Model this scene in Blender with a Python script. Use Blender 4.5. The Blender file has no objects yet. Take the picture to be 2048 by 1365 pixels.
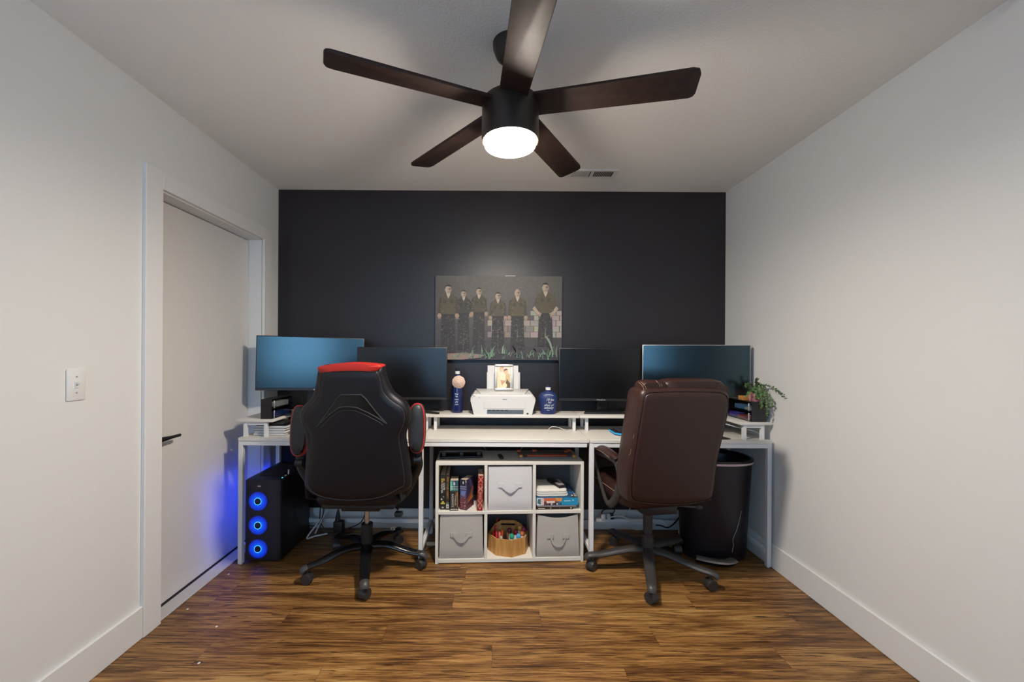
import bpy, bmesh, math, random
from mathutils import Vector, Matrix
random.seed(7)
PI = math.pi
C = bpy.context.scene.collection
# ---------------------------------------------------------------- camera model (room metres; y runs away from the camera)
F, CX, CY, PHI, CAMZ = 816.0, 984.0, 704.0, 0.006, 1.28
XL, XR, YB, ZC, YF = -1.555, 1.69, 2.96, 2.448, -1.35     # left wall, right wall, black wall, ceiling, wall behind the camera

def P(px, py, d):
    u, v = px - CX, py - CY
    return Vector(((u + v * PHI) * d / F, d, CAMZ - (v - u * PHI) * d / F))

def srgb(r, g, b):
    f = lambda c: (c / 12.92 if c <= .04045 else ((c + .055) / 1.055) ** 2.4)
    return (f(r / 255), f(g / 255), f(b / 255))

# ---------------------------------------------------------------- materials
MATS = {}
def mat(name, col, rough=.5, metal=0., spec=.5, bump=0., bscale=200., emit=None, estr=0., var=0., vscale=8., coat=0., trans=0.):
    if name in MATS: return MATS[name]
    m = bpy.data.materials.new(name); m.use_nodes = True
    nt = m.node_tree; b = nt.nodes['Principled BSDF']
    b.inputs['Base Color'].default_value = (*col, 1)
    b.inputs['Roughness'].default_value = rough
    b.inputs['Metallic'].default_value = metal
    b.inputs['Specular IOR Level'].default_value = spec
    if coat: b.inputs['Coat Weight'].default_value = coat; b.inputs['Coat Roughness'].default_value = .12
    if trans: b.inputs['Transmission Weight'].default_value = trans
    if emit: b.inputs['Emission Color'].default_value = (*emit, 1); b.inputs['Emission Strength'].default_value = estr
    if bump or var:
        tc = nt.nodes.new('ShaderNodeNewGeometry')
    if bump:
        n = nt.nodes.new('ShaderNodeTexNoise'); n.inputs['Scale'].default_value = bscale; n.inputs['Detail'].default_value = 3
        bp = nt.nodes.new('ShaderNodeBump'); bp.inputs['Strength'].default_value = bump; bp.inputs['Distance'].default_value = .004
        nt.links.new(tc.outputs['Position'], n.inputs['Vector']); nt.links.new(n.outputs['Fac'], bp.inputs['Height'])
        nt.links.new(bp.outputs['Normal'], b.inputs['Normal'])
    if var:
        n = nt.nodes.new('ShaderNodeTexNoise'); n.inputs['Scale'].default_value = vscale; n.inputs['Detail'].default_value = 4
        mx = nt.nodes.new('ShaderNodeMix'); mx.data_type = 'RGBA'
        mx.inputs[6].default_value = (*[max(0, c * (1 - var)) for c in col], 1)
        mx.inputs[7].default_value = (*[min(1, c * (1 + var)) for c in col], 1)
        nt.links.new(tc.outputs['Position'], n.inputs['Vector']); nt.links.new(n.outputs['Fac'], mx.inputs[0])
        nt.links.new(mx.outputs[2], b.inputs['Base Color'])
    MATS[name] = m
    return m

def grain_mat(name, c1, c2, stretch=(2, 60, 60), rough=.5, axis_scale=1.):
    if name in MATS: return MATS[name]
    m = bpy.data.materials.new(name); m.use_nodes = True
    nt = m.node_tree; b = nt.nodes['Principled BSDF']; b.inputs['Roughness'].default_value = rough
    g = nt.nodes.new('ShaderNodeNewGeometry'); mp = nt.nodes.new('ShaderNodeMapping'); mp.inputs['Scale'].default_value = stretch
    n = nt.nodes.new('ShaderNodeTexNoise'); n.inputs['Scale'].default_value = axis_scale; n.inputs['Detail'].default_value = 5
    r = nt.nodes.new('ShaderNodeValToRGB'); r.color_ramp.elements[0].position = .35; r.color_ramp.elements[1].position = .65
    r.color_ramp.elements[0].color = (*c1, 1); r.color_ramp.elements[1].color = (*c2, 1)
    nt.links.new(g.outputs['Position'], mp.inputs['Vector']); nt.links.new(mp.outputs['Vector'], n.inputs['Vector'])
    nt.links.new(n.outputs['Fac'], r.inputs['Fac']); nt.links.new(r.outputs['Color'], b.inputs['Base Color'])
    MATS[name] = m
    return m

def print_mat(name='printed_ink', rough=.55):
    if name in MATS: return MATS[name]
    m = bpy.data.materials.new(name); m.use_nodes = True
    nt = m.node_tree; b = nt.nodes['Principled BSDF']; b.inputs['Roughness'].default_value = rough
    a = nt.nodes.new('ShaderNodeAttribute'); a.attribute_name = 'Col'
    nt.links.new(a.outputs['Color'], b.inputs['Base Color'])
    MATS[name] = m
    return m

def floor_mat():
    m = bpy.data.materials.new('walnut_laminate'); m.use_nodes = True
    nt = m.node_tree; L = nt.links; N = nt.nodes; b = N['Principled BSDF']
    def math_(op, a, bb=None, c=None):
        n = N.new('ShaderNodeMath'); n.operation = op
        for i, v in enumerate((a, bb, c)):
            if v is None: continue
            if hasattr(v, 'is_linked'): L.new(v, n.inputs[i])
            else: n.inputs[i].default_value = v
        return n.outputs[0]
    g = N.new('ShaderNodeNewGeometry'); s = N.new('ShaderNodeSeparateXYZ'); L.new(g.outputs['Position'], s.inputs[0])
    X, Y = s.outputs[0], s.outputs[1]
    W, LEN = .127, 1.22
    ry = math_('DIVIDE', Y, W); row = math_('FLOOR', ry); fy = math_('FRACT', ry)
    wn = N.new('ShaderNodeTexWhiteNoise'); wn.noise_dimensions = '1D'; L.new(row, wn.inputs['W'])
    rx = math_('ADD', math_('DIVIDE', X, LEN), math_('MULTIPLY', wn.outputs['Value'], 5.0)); col = math_('FLOOR', rx); fx = math_('FRACT', rx)
    pid = math_('ADD', math_('MULTIPLY', row, 17.31), math_('MULTIPLY', col, 5.77))
    wp = N.new('ShaderNodeTexWhiteNoise'); wp.noise_dimensions = '1D'; L.new(pid, wp.inputs['W'])
    # grain coordinates, different on every plank
    cv = N.new('ShaderNodeCombineXYZ')
    L.new(math_('ADD', math_('MULTIPLY', X, 1.0), math_('MULTIPLY', wp.outputs['Value'], 37.)), cv.inputs[0])
    L.new(math_('ADD', math_('MULTIPLY', Y, 1.0), math_('MULTIPLY', wp.outputs['Value'], 11.)), cv.inputs[1])
    L.new(math_('MULTIPLY', wp.outputs['Value'], 9.), cv.inputs[2])
    def noise(scale, stretch, detail, dist=0., rough=.55):
        mp = N.new('ShaderNodeMapping'); mp.inputs['Scale'].default_value = stretch; L.new(cv.outputs[0], mp.inputs['Vector'])
        n = N.new('ShaderNodeTexNoise'); n.inputs['Scale'].default_value = scale; n.inputs['Detail'].default_value = detail
        n.inputs['Distortion'].default_value = dist; n.inputs['Roughness'].default_value = rough
        L.new(mp.outputs[0], n.inputs['Vector']); return n.outputs['Fac']
    broad = noise(1., (1.3, 13., 1.), 5, 1.6)
    fine = noise(1., (5.5, 150., 1.), 6, .6, .7)
    streak = noise(1., (2.6, 62., 1.), 5, 2.2, .62)
    def ramp(fac, stops):
        r = N.new('ShaderNodeValToRGB'); e = r.color_ramp.elements
        while len(e) < len(stops): e.new(.5)
        for el, (p, c) in zip(e, stops): el.position = p; el.color = (*c, 1)
        L.new(fac, r.inputs['Fac']); return r.outputs['Color']
    mixf = math_('ADD', math_('MULTIPLY', broad, .48), math_('MULTIPLY', fine, .52))
    mixf = math_('ADD', mixf, math_('MULTIPLY', math_('SUBTRACT', wp.outputs['Value'], .5), .06))
    base = ramp(mixf, [(.38, srgb(70, 44, 24)), (.46, srgb(112, 76, 41)), (.54, srgb(146, 105, 58)), (.64, srgb(178, 138, 84))])
    dark = ramp(streak, [(.0, (0, 0, 0)), (.535, (0, 0, 0)), (.615, (1, 1, 1)), (1., (1, 1, 1))])
    mx = N.new('ShaderNodeMix'); mx.data_type = 'RGBA'; mx.inputs[7].default_value = (*srgb(50, 29, 15), 1)
    L.new(math_('MULTIPLY', dark, .86), mx.inputs[0]); L.new(base, mx.inputs[6])
    # seams
    e1 = math_('LESS_THAN', fy, .012); e2 = math_('LESS_THAN', fx, .0018)
    seam = math_('MAXIMUM', e1, e2)
    mx2 = N.new('ShaderNodeMix'); mx2.data_type = 'RGBA'; mx2.inputs[7].default_value = (*srgb(45, 27, 15), 1)
    L.new(math_('MULTIPLY', seam, .42), mx2.inputs[0]); L.new(mx.outputs[2], mx2.inputs[6])
    L.new(mx2.outputs[2], b.inputs['Base Color'])
    b.inputs['Roughness'].default_value = .36; b.inputs['Specular IOR Level'].default_value = .4
    bp = N.new('ShaderNodeBump'); bp.inputs['Strength'].default_value = .12; bp.inputs['Distance'].default_value = .002
    L.new(math_('SUBTRACT', fine, math_('MULTIPLY', seam, .8)), bp.inputs['Height']); L.new(bp.outputs[0], b.inputs['Normal'])
    return m

def glass_mat(name='clear_plastic', tint=(.8, .85, .9), gloss=.12):
    if name in MATS: return MATS[name]
    m = bpy.data.materials.new(name); m.use_nodes = True
    nt = m.node_tree; N = nt.nodes; N.remove(N['Principled BSDF'])
    t = N.new('ShaderNodeBsdfTransparent'); t.inputs[0].default_value = (*tint, 1)
    gl = N.new('ShaderNodeBsdfGlossy'); gl.inputs['Roughness'].default_value = .05
    mx = N.new('ShaderNodeMixShader'); mx.inputs[0].default_value = gloss
    nt.links.new(t.outputs[0], mx.inputs[1]); nt.links.new(gl.outputs[0], mx.inputs[2])
    nt.links.new(mx.outputs[0], N['Material Output'].inputs['Surface'])
    MATS[name] = m
    return m

def fan_glow_mat():
    m = bpy.data.materials.new('blue_led_fan'); m.use_nodes = True
    nt = m.node_tree; N = nt.nodes; L = nt.links; b = N['Principled BSDF']
    tc = N.new('ShaderNodeTexCoord'); ln = N.new('ShaderNodeVectorMath'); ln.operation = 'LENGTH'
    L.new(tc.outputs['Object'], ln.inputs[0])
    mr = N.new('ShaderNodeMath'); mr.operation = 'DIVIDE'; mr.inputs[1].default_value = .06; L.new(ln.outputs['Value'], mr.inputs[0])
    r = N.new('ShaderNodeValToRGB'); e = r.color_ramp.elements
    st = [(0., (.0, .10, .8)), (.40, (.0, .13, .95)), (.62, (.0, .05, .80)), (.85, (.0, .02, .50)), (1., (.0, .003, .10))]
    while len(e) < len(st): e.new(.5)
    for el, (p, c) in zip(e, st): el.position = p; el.color = (*c, 1)
    L.new(mr.outputs[0], r.inputs['Fac']); L.new(r.outputs['Color'], b.inputs['Emission Color'])
    b.inputs['Emission Strength'].default_value = .34; b.inputs['Base Color'].default_value = (.01, .01, .02, 1)
    return m

# ---------------------------------------------------------------- mesh builder
def spl(pts, n=8, closed=False):
    pts = [Vector(p) for p in pts]; out = []; k = len(pts)
    rng = range(k if closed else k - 1)
    for i in rng:
        if closed: p0, p1, p2, p3 = pts[(i - 1) % k], pts[i], pts[(i + 1) % k], pts[(i + 2) % k]
        else: p0, p1, p2, p3 = pts[max(i - 1, 0)], pts[i], pts[i + 1], pts[min(i + 2, k - 1)]
        for j in range(n):
            t = j / n
            out.append(.5 * ((2 * p1) + (-p0 + p2) * t + (2 * p0 - 5 * p1 + 4 * p2 - p3) * t * t + (-p0 + 3 * p1 - 3 * p2 + p3) * t ** 3))
    if not closed: out.append(pts[-1])
    return out

class MB:
    def __init__(self):
        self.bm = bmesh.new(); self.col = None
    def _faces(self, vs, fs):
        v = [self.bm.verts.new(p) for p in vs]; out = []
        for f in fs:
            try: out.append(self.bm.faces.new([v[i] for i in f]))
            except ValueError: pass
        return out
    def box(self, a, b, bev=0., seg=2, M=None):
        x0, x1 = sorted((a[0], b[0])); y0, y1 = sorted((a[1], b[1])); z0, z1 = sorted((a[2], b[2]))
        t = bmesh.new()
        v = [t.verts.new(p) for p in ((x0, y0, z0), (x1, y0, z0), (x1, y1, z0), (x0, y1, z0), (x0, y0, z1), (x1, y0, z1), (x1, y1, z1), (x0, y1, z1))]
        for f in ((3, 2, 1, 0), (4, 5, 6, 7), (0, 1, 5, 4), (1, 2, 6, 5), (2, 3, 7, 6), (3, 0, 4, 7)): t.faces.new([v[i] for i in f])
        if bev: bmesh.ops.bevel(t, geom=t.edges[:], offset=min(bev, .49 * min(x1 - x0, y1 - y0, z1 - z0)), segments=seg, profile=.5, affect='EDGES')
        if M is not None: t.transform(M)
        self.join(t); return self
    def join(self, t):
        mp = {}
        for v in t.verts: mp[v] = self.bm.verts.new(v.co)
        for f in t.faces:
            try: self.bm.faces.new([mp[v] for v in f.verts])
            except ValueError: pass
        t.free()
    def rings(self, rings, cap=True, closed=False):
        vs = [[self.bm.verts.new(p) for p in r] for r in rings]; n = len(vs[0])
        pairs = list(zip(vs[:-1], vs[1:])) + ([(vs[-1], vs[0])] if closed else [])
        for a, b in pairs:
            for i in range(n):
                j = (i + 1) % n
                try: self.bm.faces.new((a[i], a[j], b[j], b[i]))
                except ValueError: pass
        if cap and not closed:
            self.bm.faces.new(vs[0][::-1]); self.bm.faces.new(vs[-1])
        return self
    def tube(self, pts, r, n=8, closed=False, flat=None, up=None):
        """r: number, list or (a,b) ellipse list; flat: (a,b) multipliers; up: reference for b axis"""
        pts = [Vector(p) for p in pts]; k = len(pts); rr = r if isinstance(r, (list, tuple)) else [r] * k
        if len(rr) != k: rr = [rr[0] + (rr[-1] - rr[0]) * i / (k - 1) if len(rr) == 2 else rr[min(int(i * len(rr) / k), len(rr) - 1)] for i in range(k)]
        fa, fb = flat or (1, 1); rs = []; prev = None
        for i, p in enumerate(pts):
            if closed: t = pts[(i + 1) % k] - pts[i - 1]
            else: t = pts[min(i + 1, k - 1)] - pts[max(i - 1, 0)]
            t = t.normalized() if t.length > 1e-9 else Vector((0, 0, 1))
            if up is not None: a = t.cross(Vector(up))
            elif prev is None: a = t.cross(Vector((0, 0, 1)) if abs(t.z) < .9 else Vector((1, 0, 0)))
            else: a = prev - t * prev.dot(t)
            if a.length < 1e-6: a = t.cross(Vector((0, 1, 0)))
            a.normalize(); b = t.cross(a); prev = a
            rs.append([p + a * (math.cos(2 * PI * j / n) * rr[i] * fa) + b * (math.sin(2 * PI * j / n) * rr[i] * fb) for j in range(n)])
        return self.rings(rs, cap=True, closed=closed)
    def cyl(self, p0, p1, r0, r1=None, n=20):
        return self.tube([p0, p1], [r0, r0 if r1 is None else r1], n)
    def lathe(self, c, prof, n=32, sx=1., sy=1., axis='z'):
        c = Vector(c); rs = []
        for r, z in prof:
            r = max(r, .0002); ring = []
            for j in range(n):
                a = 2 * PI * j / n; x, y = r * math.cos(a) * sx, r * math.sin(a) * sy
                ring.append(c + (Vector((x, y, z)) if axis == 'z' else (Vector((x, z, y)) if axis == 'y' else Vector((z, x, y)))))
            rs.append(ring)
        return self.rings(rs)
    def ell(self, c, rx, ry, rz, n=16, m=10):
        return self.lathe_raw(c, [(math.sin(PI * i / m), -math.cos(PI * i / m)) for i in range(m + 1)], n, rx, ry, rz)
    def lathe_raw(self, c, prof, n, rx, ry, rz):
        c = Vector(c); rs = []
        for r, z in prof:
            r = max(r, .003)
            rs.append([c + Vector((r * rx * math.cos(2 * PI * j / n), r * ry * math.sin(2 * PI * j / n), z * rz)) for j in range(n)])
        return self.rings(rs)
    def prism(self, poly, vec, bev=0.):
        t = bmesh.new(); vec = Vector(vec)
        a = [t.verts.new(Vector(p)) for p in poly]; b = [t.verts.new(Vector(p) + vec) for p in poly]; n = len(a)
        t.faces.new(a[::-1]); t.faces.new(b)
        for i in range(n): t.faces.new((a[i], a[(i + 1) % n], b[(i + 1) % n], b[i]))
        bmesh.ops.recalc_face_normals(t, faces=t.faces[:])
        if bev: bmesh.ops.bevel(t, geom=t.edges[:], offset=bev, segments=2, profile=.5, affect='EDGES', clamp_overlap=True)
        self.join(t); return self
    def pillow(self, outline, prof, n, cen=None):
        o = [Vector(p) for p in outline]; n = Vector(n).normalized()
        c = Vector(cen) if cen else sum(o, Vector()) / len(o)
        self.rings([[c + (p - c) * s + n * off for p in o] for s, off in prof]); return self
    def quad(self, pts, color=None):
        f = self.bm.faces.new([self.bm.verts.new(Vector(p)) for p in pts])
        if color is not None: self.paint([f], color)
        return self
    def paint(self, faces, color):
        if self.col is None: self.col = self.bm.loops.layers.float_color.new('Col')
        for f in faces:
            for l in f.loops: l[self.col] = (*color, 1)
    def xf(self, M): self.bm.transform(M); return self

class Print:
    """flat printed artwork on a surface: polygons in 2-D picture units"""
    def __init__(self, origin, right, up, normal, sx, sy):
        self.o, self.r, self.u, self.n = Vector(origin), Vector(right).normalized(), Vector(up).normalized(), Vector(normal).normalized()
        self.sx, self.sy, self.k = sx, sy, 0.; self.step = 0.; self.mb = MB(); self.mb.col = self.mb.bm.loops.layers.float_color.new('Col')
    def pt(self, x, y, layer): return self.o + self.r * (x * self.sx) + self.u * (y * self.sy) + self.n * (.0002 * (layer + 1) + self.k)
    def poly(self, pts, color, layer=0):
        self.k += self.step
        f = self.mb.bm.faces.new([self.mb.bm.verts.new(self.pt(x, y, layer)) for x, y in pts]); f.normal_update()
        if f.normal.dot(self.n) < 0: f.normal_flip()
        self.mb.paint([f], color)
    def rect(self, x0, y0, x1, y1, color, layer=0): self.poly([(x0, y0), (x1, y0), (x1, y1), (x0, y1)], color, layer)
    def oval(self, cx, cy, rx, ry, color, layer=0, n=14): self.poly([(cx + rx * math.cos(2 * PI * i / n), cy + ry * math.sin(2 * PI * i / n)) for i in range(n)], color, layer)
    def stroke(self, pts, w, color, layer=0):
        for (x0, y0), (x1, y1) in zip(pts[:-1], pts[1:]):
            dx, dy = x1 - x0, y1 - y0; l = math.hypot(dx, dy) or 1; nx, ny = -dy / l * w / 2, dx / l * w / 2
            self.poly([(x0 + nx, y0 + ny), (x1 + nx, y1 + ny), (x1 - nx, y1 - ny), (x0 - nx, y0 - ny)], color, layer)
    def text(self, body, x, y, size, color, layer=3, rot=0., shear=0., align='CENTER', squeeze=1., warp=None):
        cu = bpy.data.curves.new('lettering', 'FONT'); cu.body = body; cu.size = size; cu.shear = shear; cu.align_x = align; cu.align_y = 'CENTER'; cu.resolution_u = 3
        o = bpy.data.objects.new('lettering', cu); C.objects.link(o); bpy.context.view_layer.update()
        me = bpy.data.meshes.new_from_object(o.evaluated_get(bpy.context.evaluated_depsgraph_get()))
        bpy.data.objects.remove(o); bpy.data.curves.remove(cu)
        c, s = math.cos(rot), math.sin(rot); vs = []
        for v in me.vertices:
            a, b = v.co.x * squeeze, v.co.y; q = self.pt(x + a * c - b * s, y + a * s + b * c, layer)
            vs.append(self.mb.bm.verts.new(warp(q) if warp else q))
        fs = []
        for p in me.polygons:
            try: fs.append(self.mb.bm.faces.new([vs[i] for i in p.vertices]))
            except ValueError: pass
        self.mb.paint(fs, color); bpy.data.meshes.remove(me)

ORI = {}
def obj(name, mb, m, parent=None, smooth=True, angle=40, recalc=True, origin=None, kind=None, local=False):
    bm = mb.bm
    if recalc: bmesh.ops.recalc_face_normals(bm, faces=bm.faces[:])
    if parent is not None: off = Vector() if local else ORI[parent.name]
    else:
        if origin is not None: off = Vector(origin)
        else:
            xs = [v.co.x for v in bm.verts]; ys = [v.co.y for v in bm.verts]; zs = [v.co.z for v in bm.verts]
            off = Vector(((min(xs) + max(xs)) / 2, (min(ys) + max(ys)) / 2, min(zs)))
    if off.length: bm.transform(Matrix.Translation(-off))
    me = bpy.data.meshes.new(name); bm.to_mesh(me); bm.free()
    for mm in (m if isinstance(m, (list, tuple)) else [m]): me.materials.append(mm)
    if smooth:
        me.polygons.foreach_set('use_smooth', [True] * len(me.polygons)); me.set_sharp_from_angle(angle=math.radians(angle))
    o = bpy.data.objects.new(name, me); C.objects.link(o)
    if parent is not None: o.parent = parent; ORI[o.name] = ORI[parent.name] if not local else Vector()
    else: o.location = off; ORI[o.name] = off
    if kind: o['kind'] = kind
    return o

def tag(o, label, cat, group=None):
    o['label'] = label; o['category'] = cat
    if group: o['group'] = group
    return o

def thing(name, label, cat, loc, rotz=0., group=None):
    o = bpy.data.objects.new(name, None); o.empty_display_size = .1; C.objects.link(o)
    o.location = loc; o.rotation_euler = (0, 0, rotz); ORI[o.name] = Vector(loc)
    return tag(o, label, cat, group)

def struct(name, mb, m, parent=None, smooth=False): return obj(name, mb, m, parent, smooth=smooth, kind='structure')

# ---------------------------------------------------------------- palette
WALL = mat('white_wall_paint', (.75, .745, .725), .6, bump=.12, bscale=260, spec=.3)
CEIL = mat('textured_ceiling_paint', (.88, .855, .81), .85, bump=.45, bscale=110, spec=.2)
BLACKWALL = mat('black_wall_paint', (.0122, .0086, .0115), .40, bump=.2, bscale=190, spec=.6)
TRIM = mat('white_trim_paint', (.77, .765, .75), .4, spec=.4)
DOORW = mat('white_door_paint', (.70, .685, .66), .45, spec=.4)
DARKMET = mat('black_metal', (.01, .008, .008), .4, .3)
DESKW = grain_mat('white_laminate', (.66, .63, .58), (.72, .695, .645), (3, 60, 40), .45)
METW = mat('white_coated_steel', (.74, .74, .74), .4)
SHELFW = mat('cream_white_melamine', (.76, .73, .66), .45)
BLKPL = mat('black_plastic', (.012, .012, .013), .42)
BLKGLOSS = mat('glossy_black_plastic', (.008, .008, .009), .18)
DKGREY = mat('dark_grey_plastic', (.045, .042, .042), .42)
LEATHER = mat('black_leatherette', (.0050, .0040, .0066), .42, spec=.4, bump=.12, bscale=420, var=.2, vscale=30)
LEATHG = mat('charcoal_leatherette', (.022, .022, .024), .45, bump=.1, bscale=420)
RED = mat('red_leatherette', (.48, .022, .014), .42)
BROWN = mat('brown_leather', (.033, .0125, .0105), .40, spec=.42, bump=.14, bscale=350, var=.18, vscale=25)
STITCH = mat('tan_stitching', (.30, .20, .13), .5)
CHROME = mat('brushed_chrome', (.6, .58, .55), .25, 1.)
SILVER = mat('silver_plastic', (.55, .55, .56), .35, .6)
WHITEPL = mat('white_plastic', (.72, .71, .70), .4)
PAPER = mat('white_paper', (.75, .74, .74), .7)
INK = print_mat()

# ================================================================= ROOM
T = .12
struct('floor', MB().box((XL - .26, YF, -.05), (XR + T, YB + T, 0)), floor_mat())
struct('ceiling', MB().box((XL - .26, YF - T, ZC), (XR + T, YB + T, ZC + .08)), CEIL)
struct('wall_back', MB().box((XL - .26, YB, 0), (XR + T, YB + T, ZC)), BLACKWALL)
struct('wall_right', MB().box((XR, YF - T, 0), (XR + T, YB, ZC)), WALL)
D0, D1, DH = 1.905, 2.752, 2.03           # door opening along y, and its height
wl = MB()
wl.box((XL - T, YF - T, 0), (XL, D0, ZC)); wl.box((XL - T, D1, 0), (XL, YB, ZC)); wl.box((XL - T, D0, DH), (XL, D1, ZC))
wl.box((XL - .24, D0 - .1, 0), (XL - .2, D1 + .1, DH + .1))  # unseen sheet behind the door, added to block outside light
struct('wall_left', wl, WALL)
# unseen wall behind the photographer; black and two windows set for monitor reflections
WIN = [(-1.25, -.25), (.28, .80)]; WZ0, WZ1 = .85, 2.1
wf = MB(); xs = [XL] + [v for w in WIN for v in w] + [XR]
for i in range(0, len(xs), 2): wf.box((xs[i], YF - T, 0), (xs[i + 1], YF, ZC))
for a, b in WIN:
    wf.box((a, YF - T, 0), (b, YF, WZ0)); wf.box((a, YF - T, WZ1), (b, YF, ZC))
struct('wall_front', wf, BLACKWALL)
for i, (a, b) in enumerate(WIN):
    f = MB(); t = .04
    f.box((a, YF - .1, WZ0), (a + t, YF - .03, WZ1)); f.box((b - t, YF - .1, WZ0), (b, YF - .03, WZ1))
    f.box((a + t, YF - .1, WZ0), (b - t, YF - .03, WZ0 + t)); f.box((a + t, YF - .1, WZ1 - t), (b - t, YF - .03, WZ1)); f.box((a + t, YF - .09, 1.45), (b - t, YF - .04, 1.49))
    w = struct('window_%d' % (i + 1), f, TRIM)
    obj('window_pane', MB().box((a + t, YF - .068, WZ0 + t), (b - t, YF - .064, WZ1 - t)), glass_mat('window_glass', (.95, .97, 1.), .06), w, kind='structure')
# baseboards
BH, BT = .142, .014
def baseboard(name, a, b): struct(name, MB().box(a, b, .003, 1), TRIM)
baseboard('baseboard_right', (XR - BT, YF, 0), (XR, YB - BT, BH))
baseboard('baseboard_back', (XL, YB - BT, 0), (XR, YB, BH))
baseboard('baseboard_left', (XL, YF, 0), (XL + BT, D0 - .095, BH))
# door: casing, jambs, leaf, handle
CT = .018
cs = MB()
cs.box((XL, D0 - .095, 0), (XL + CT, D0, DH + .082), .002, 1); cs.box((XL, D1, 0), (XL + CT, D1 + .09, DH + .082), .002, 1); cs.box((XL, D0, DH), (XL + CT, D1, DH + .082), .002, 1)
struct('trim_1', cs, TRIM)
jb = MB()
jb.box((XL - T, D0 - .012, 0), (XL, D0 + .006, DH)); jb.box((XL - T, D1 - .006, 0), (XL, D1 + .012, DH)); jb.box((XL - T, D0, DH - .008), (XL, D1, DH + .01))
struct('trim_2', jb, TRIM)
struct('trim_3', MB().box((XL - .076, D0 + .006, 0), (XL + .004, D1 - .006, .005), .0015, 1), mat('pale_threshold', (.52, .50, .50), .6, bump=.3, bscale=300))
struct('door_gap_shade', MB().box((XL - .2, D0 + .006, 0), (XL - .0765, D1 - .006, .002)), mat('painted_gap_shade', (.025, .024, .026), .9))  # dark strip laid in for the shade under the door
dm = MB(); dm.box((XL - .087 - .036, D0 + .009, .009), (XL - .087, D1 - .009, DH - .012), .002, 1)
door = struct('door_1', dm, DOORW)
hz = .845; hx = XL - .087
h = MB()
h.cyl((hx, 1.962, hz), (hx + .008, 1.962, hz), .027, n=24); h.cyl((hx + .008, 1.962, hz), (hx + .052, 1.962, hz), .010, n=14)
h.tube([(hx + .05, 1.952, hz), (hx + .052, 1.975, hz), (hx + .052, 2.03, hz), (hx + .05, 2.085, hz)], [.0125, .0125, .008, .0075], 12)
obj('door_handle', h, DARKMET, door)

# light switch on the left wall
sw_c = P(150, 770, 1.522); sw = thing('light_switch', 'white light switch plate with toggle on the left wall', 'switch', (XL, 1.522, sw_c.z))
obj('plate', MB().box((XL, 1.488, sw_c.z - .059), (XL + .006, 1.557, sw_c.z + .059), .003), TRIM, sw)
obj('toggle', MB().box((XL + .006, 1.515, sw_c.z - .012), (XL + .009, 1.529, sw_c.z + .012)).box((XL + .006, 1.518, sw_c.z), (XL + .018, 1.526, sw_c.z + .009), .002), WHITEPL, sw)
for s in (-1, 1): obj('screw', MB().cyl((XL + .005, 1.522, sw_c.z + s * .03), (XL + .0072, 1.522, sw_c.z + s * .03), .0032, n=10), SILVER, sw)

# ceiling vent
vt = thing('ceiling_vent', 'white louvred air vent in the ceiling near the black wall', 'vent', (.645, 2.67, ZC))
vx0, vx1, vy0, vy1 = .48, .805, 2.60, 2.725
f = MB()
f.box((vx0, vy0, ZC - .008), (vx1, vy0 + .022, ZC), .002, 1); f.box((vx0, vy1 - .022, ZC - .008), (vx1, vy1, ZC), .002, 1)
f.box((vx0, vy0 + .022, ZC - .008), (vx0 + .025, vy1 - .022, ZC), .002, 1); f.box((vx1 - .025, vy0 + .022, ZC - .008), (vx1, vy1 - .022, ZC), .002, 1); f.box(((vx0 + vx1) / 2 - .008, vy0 + .022, ZC - .008), ((vx0 + vx1) / 2 + .008, vy1 - .022, ZC))
obj('vent_frame', f, TRIM, vt)
obj('duct_opening', MB().box((vx0 + .02, vy0 + .018, ZC - .0012), (vx1 - .02, vy1 - .018, ZC - .0004)), mat('dark_duct', (.06, .055, .05), .8), vt)
for side in (0, 1):
    xa = vx0 + .03 if side == 0 else (vx0 + vx1) / 2 + .012
    for k in range(11):
        x = xa + k * .0112
        M = Matrix.Translation((x, (vy0 + vy1) / 2, ZC - .005)) @ Matrix.Rotation(math.radians(38 if side else -38), 4, 'Y')
        obj('slat', MB().box((-.001, -.04, -.0045), (.001, .04, .0045), M=M), TRIM, vt)

# ================================================================= CEILING FAN
FX, FY = .064, 1.545
fan = thing('ceiling_fan', 'dark brown five-blade ceiling fan with a lit lamp', 'ceiling fan', (FX, FY, ZC))
FANB = mat('dark_bronze', (.03, .021, .017), .4, .2)
FANBL = grain_mat('dark_walnut_blade', (.022, .012, .010), (.035, .018, .014), (30, 30, 10), .55)
obj('canopy', MB().lathe((FX, FY, 0), [(.0, ZC), (.068, ZC), (.067, ZC - .02), (.055, ZC - .05), (.03, ZC - .075), (.0, ZC - .078)]), FANB, fan)
obj('downrod', MB().cyl((FX, FY, 2.2), (FX, FY, ZC - .07), .012), FANB, fan)
obj('motor_housing', MB().lathe((FX, FY, 0), [(0, 2.248), (.05, 2.247), (.088, 2.24), (.103, 2.228), (.107, 2.21), (.108, 2.092), (.106, 2.075), (.09, 2.070), (0, 2.070)], 48), FANB, fan)
LENS = mat('lit_opal_glass', (.9, .88, .82), .4, emit=(1., .903, .785), estr=172.)
obj('lamp_lens', MB().lathe((FX, FY, 0), [(0, 2.0705), (.0935, 2.0705), (.0945, 2.069), (.0948, 2.0585), (.089, 2.0555), (.072, 2.0535), (.045, 2.0515), (0, 2.051)], 48), LENS, fan)
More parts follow.
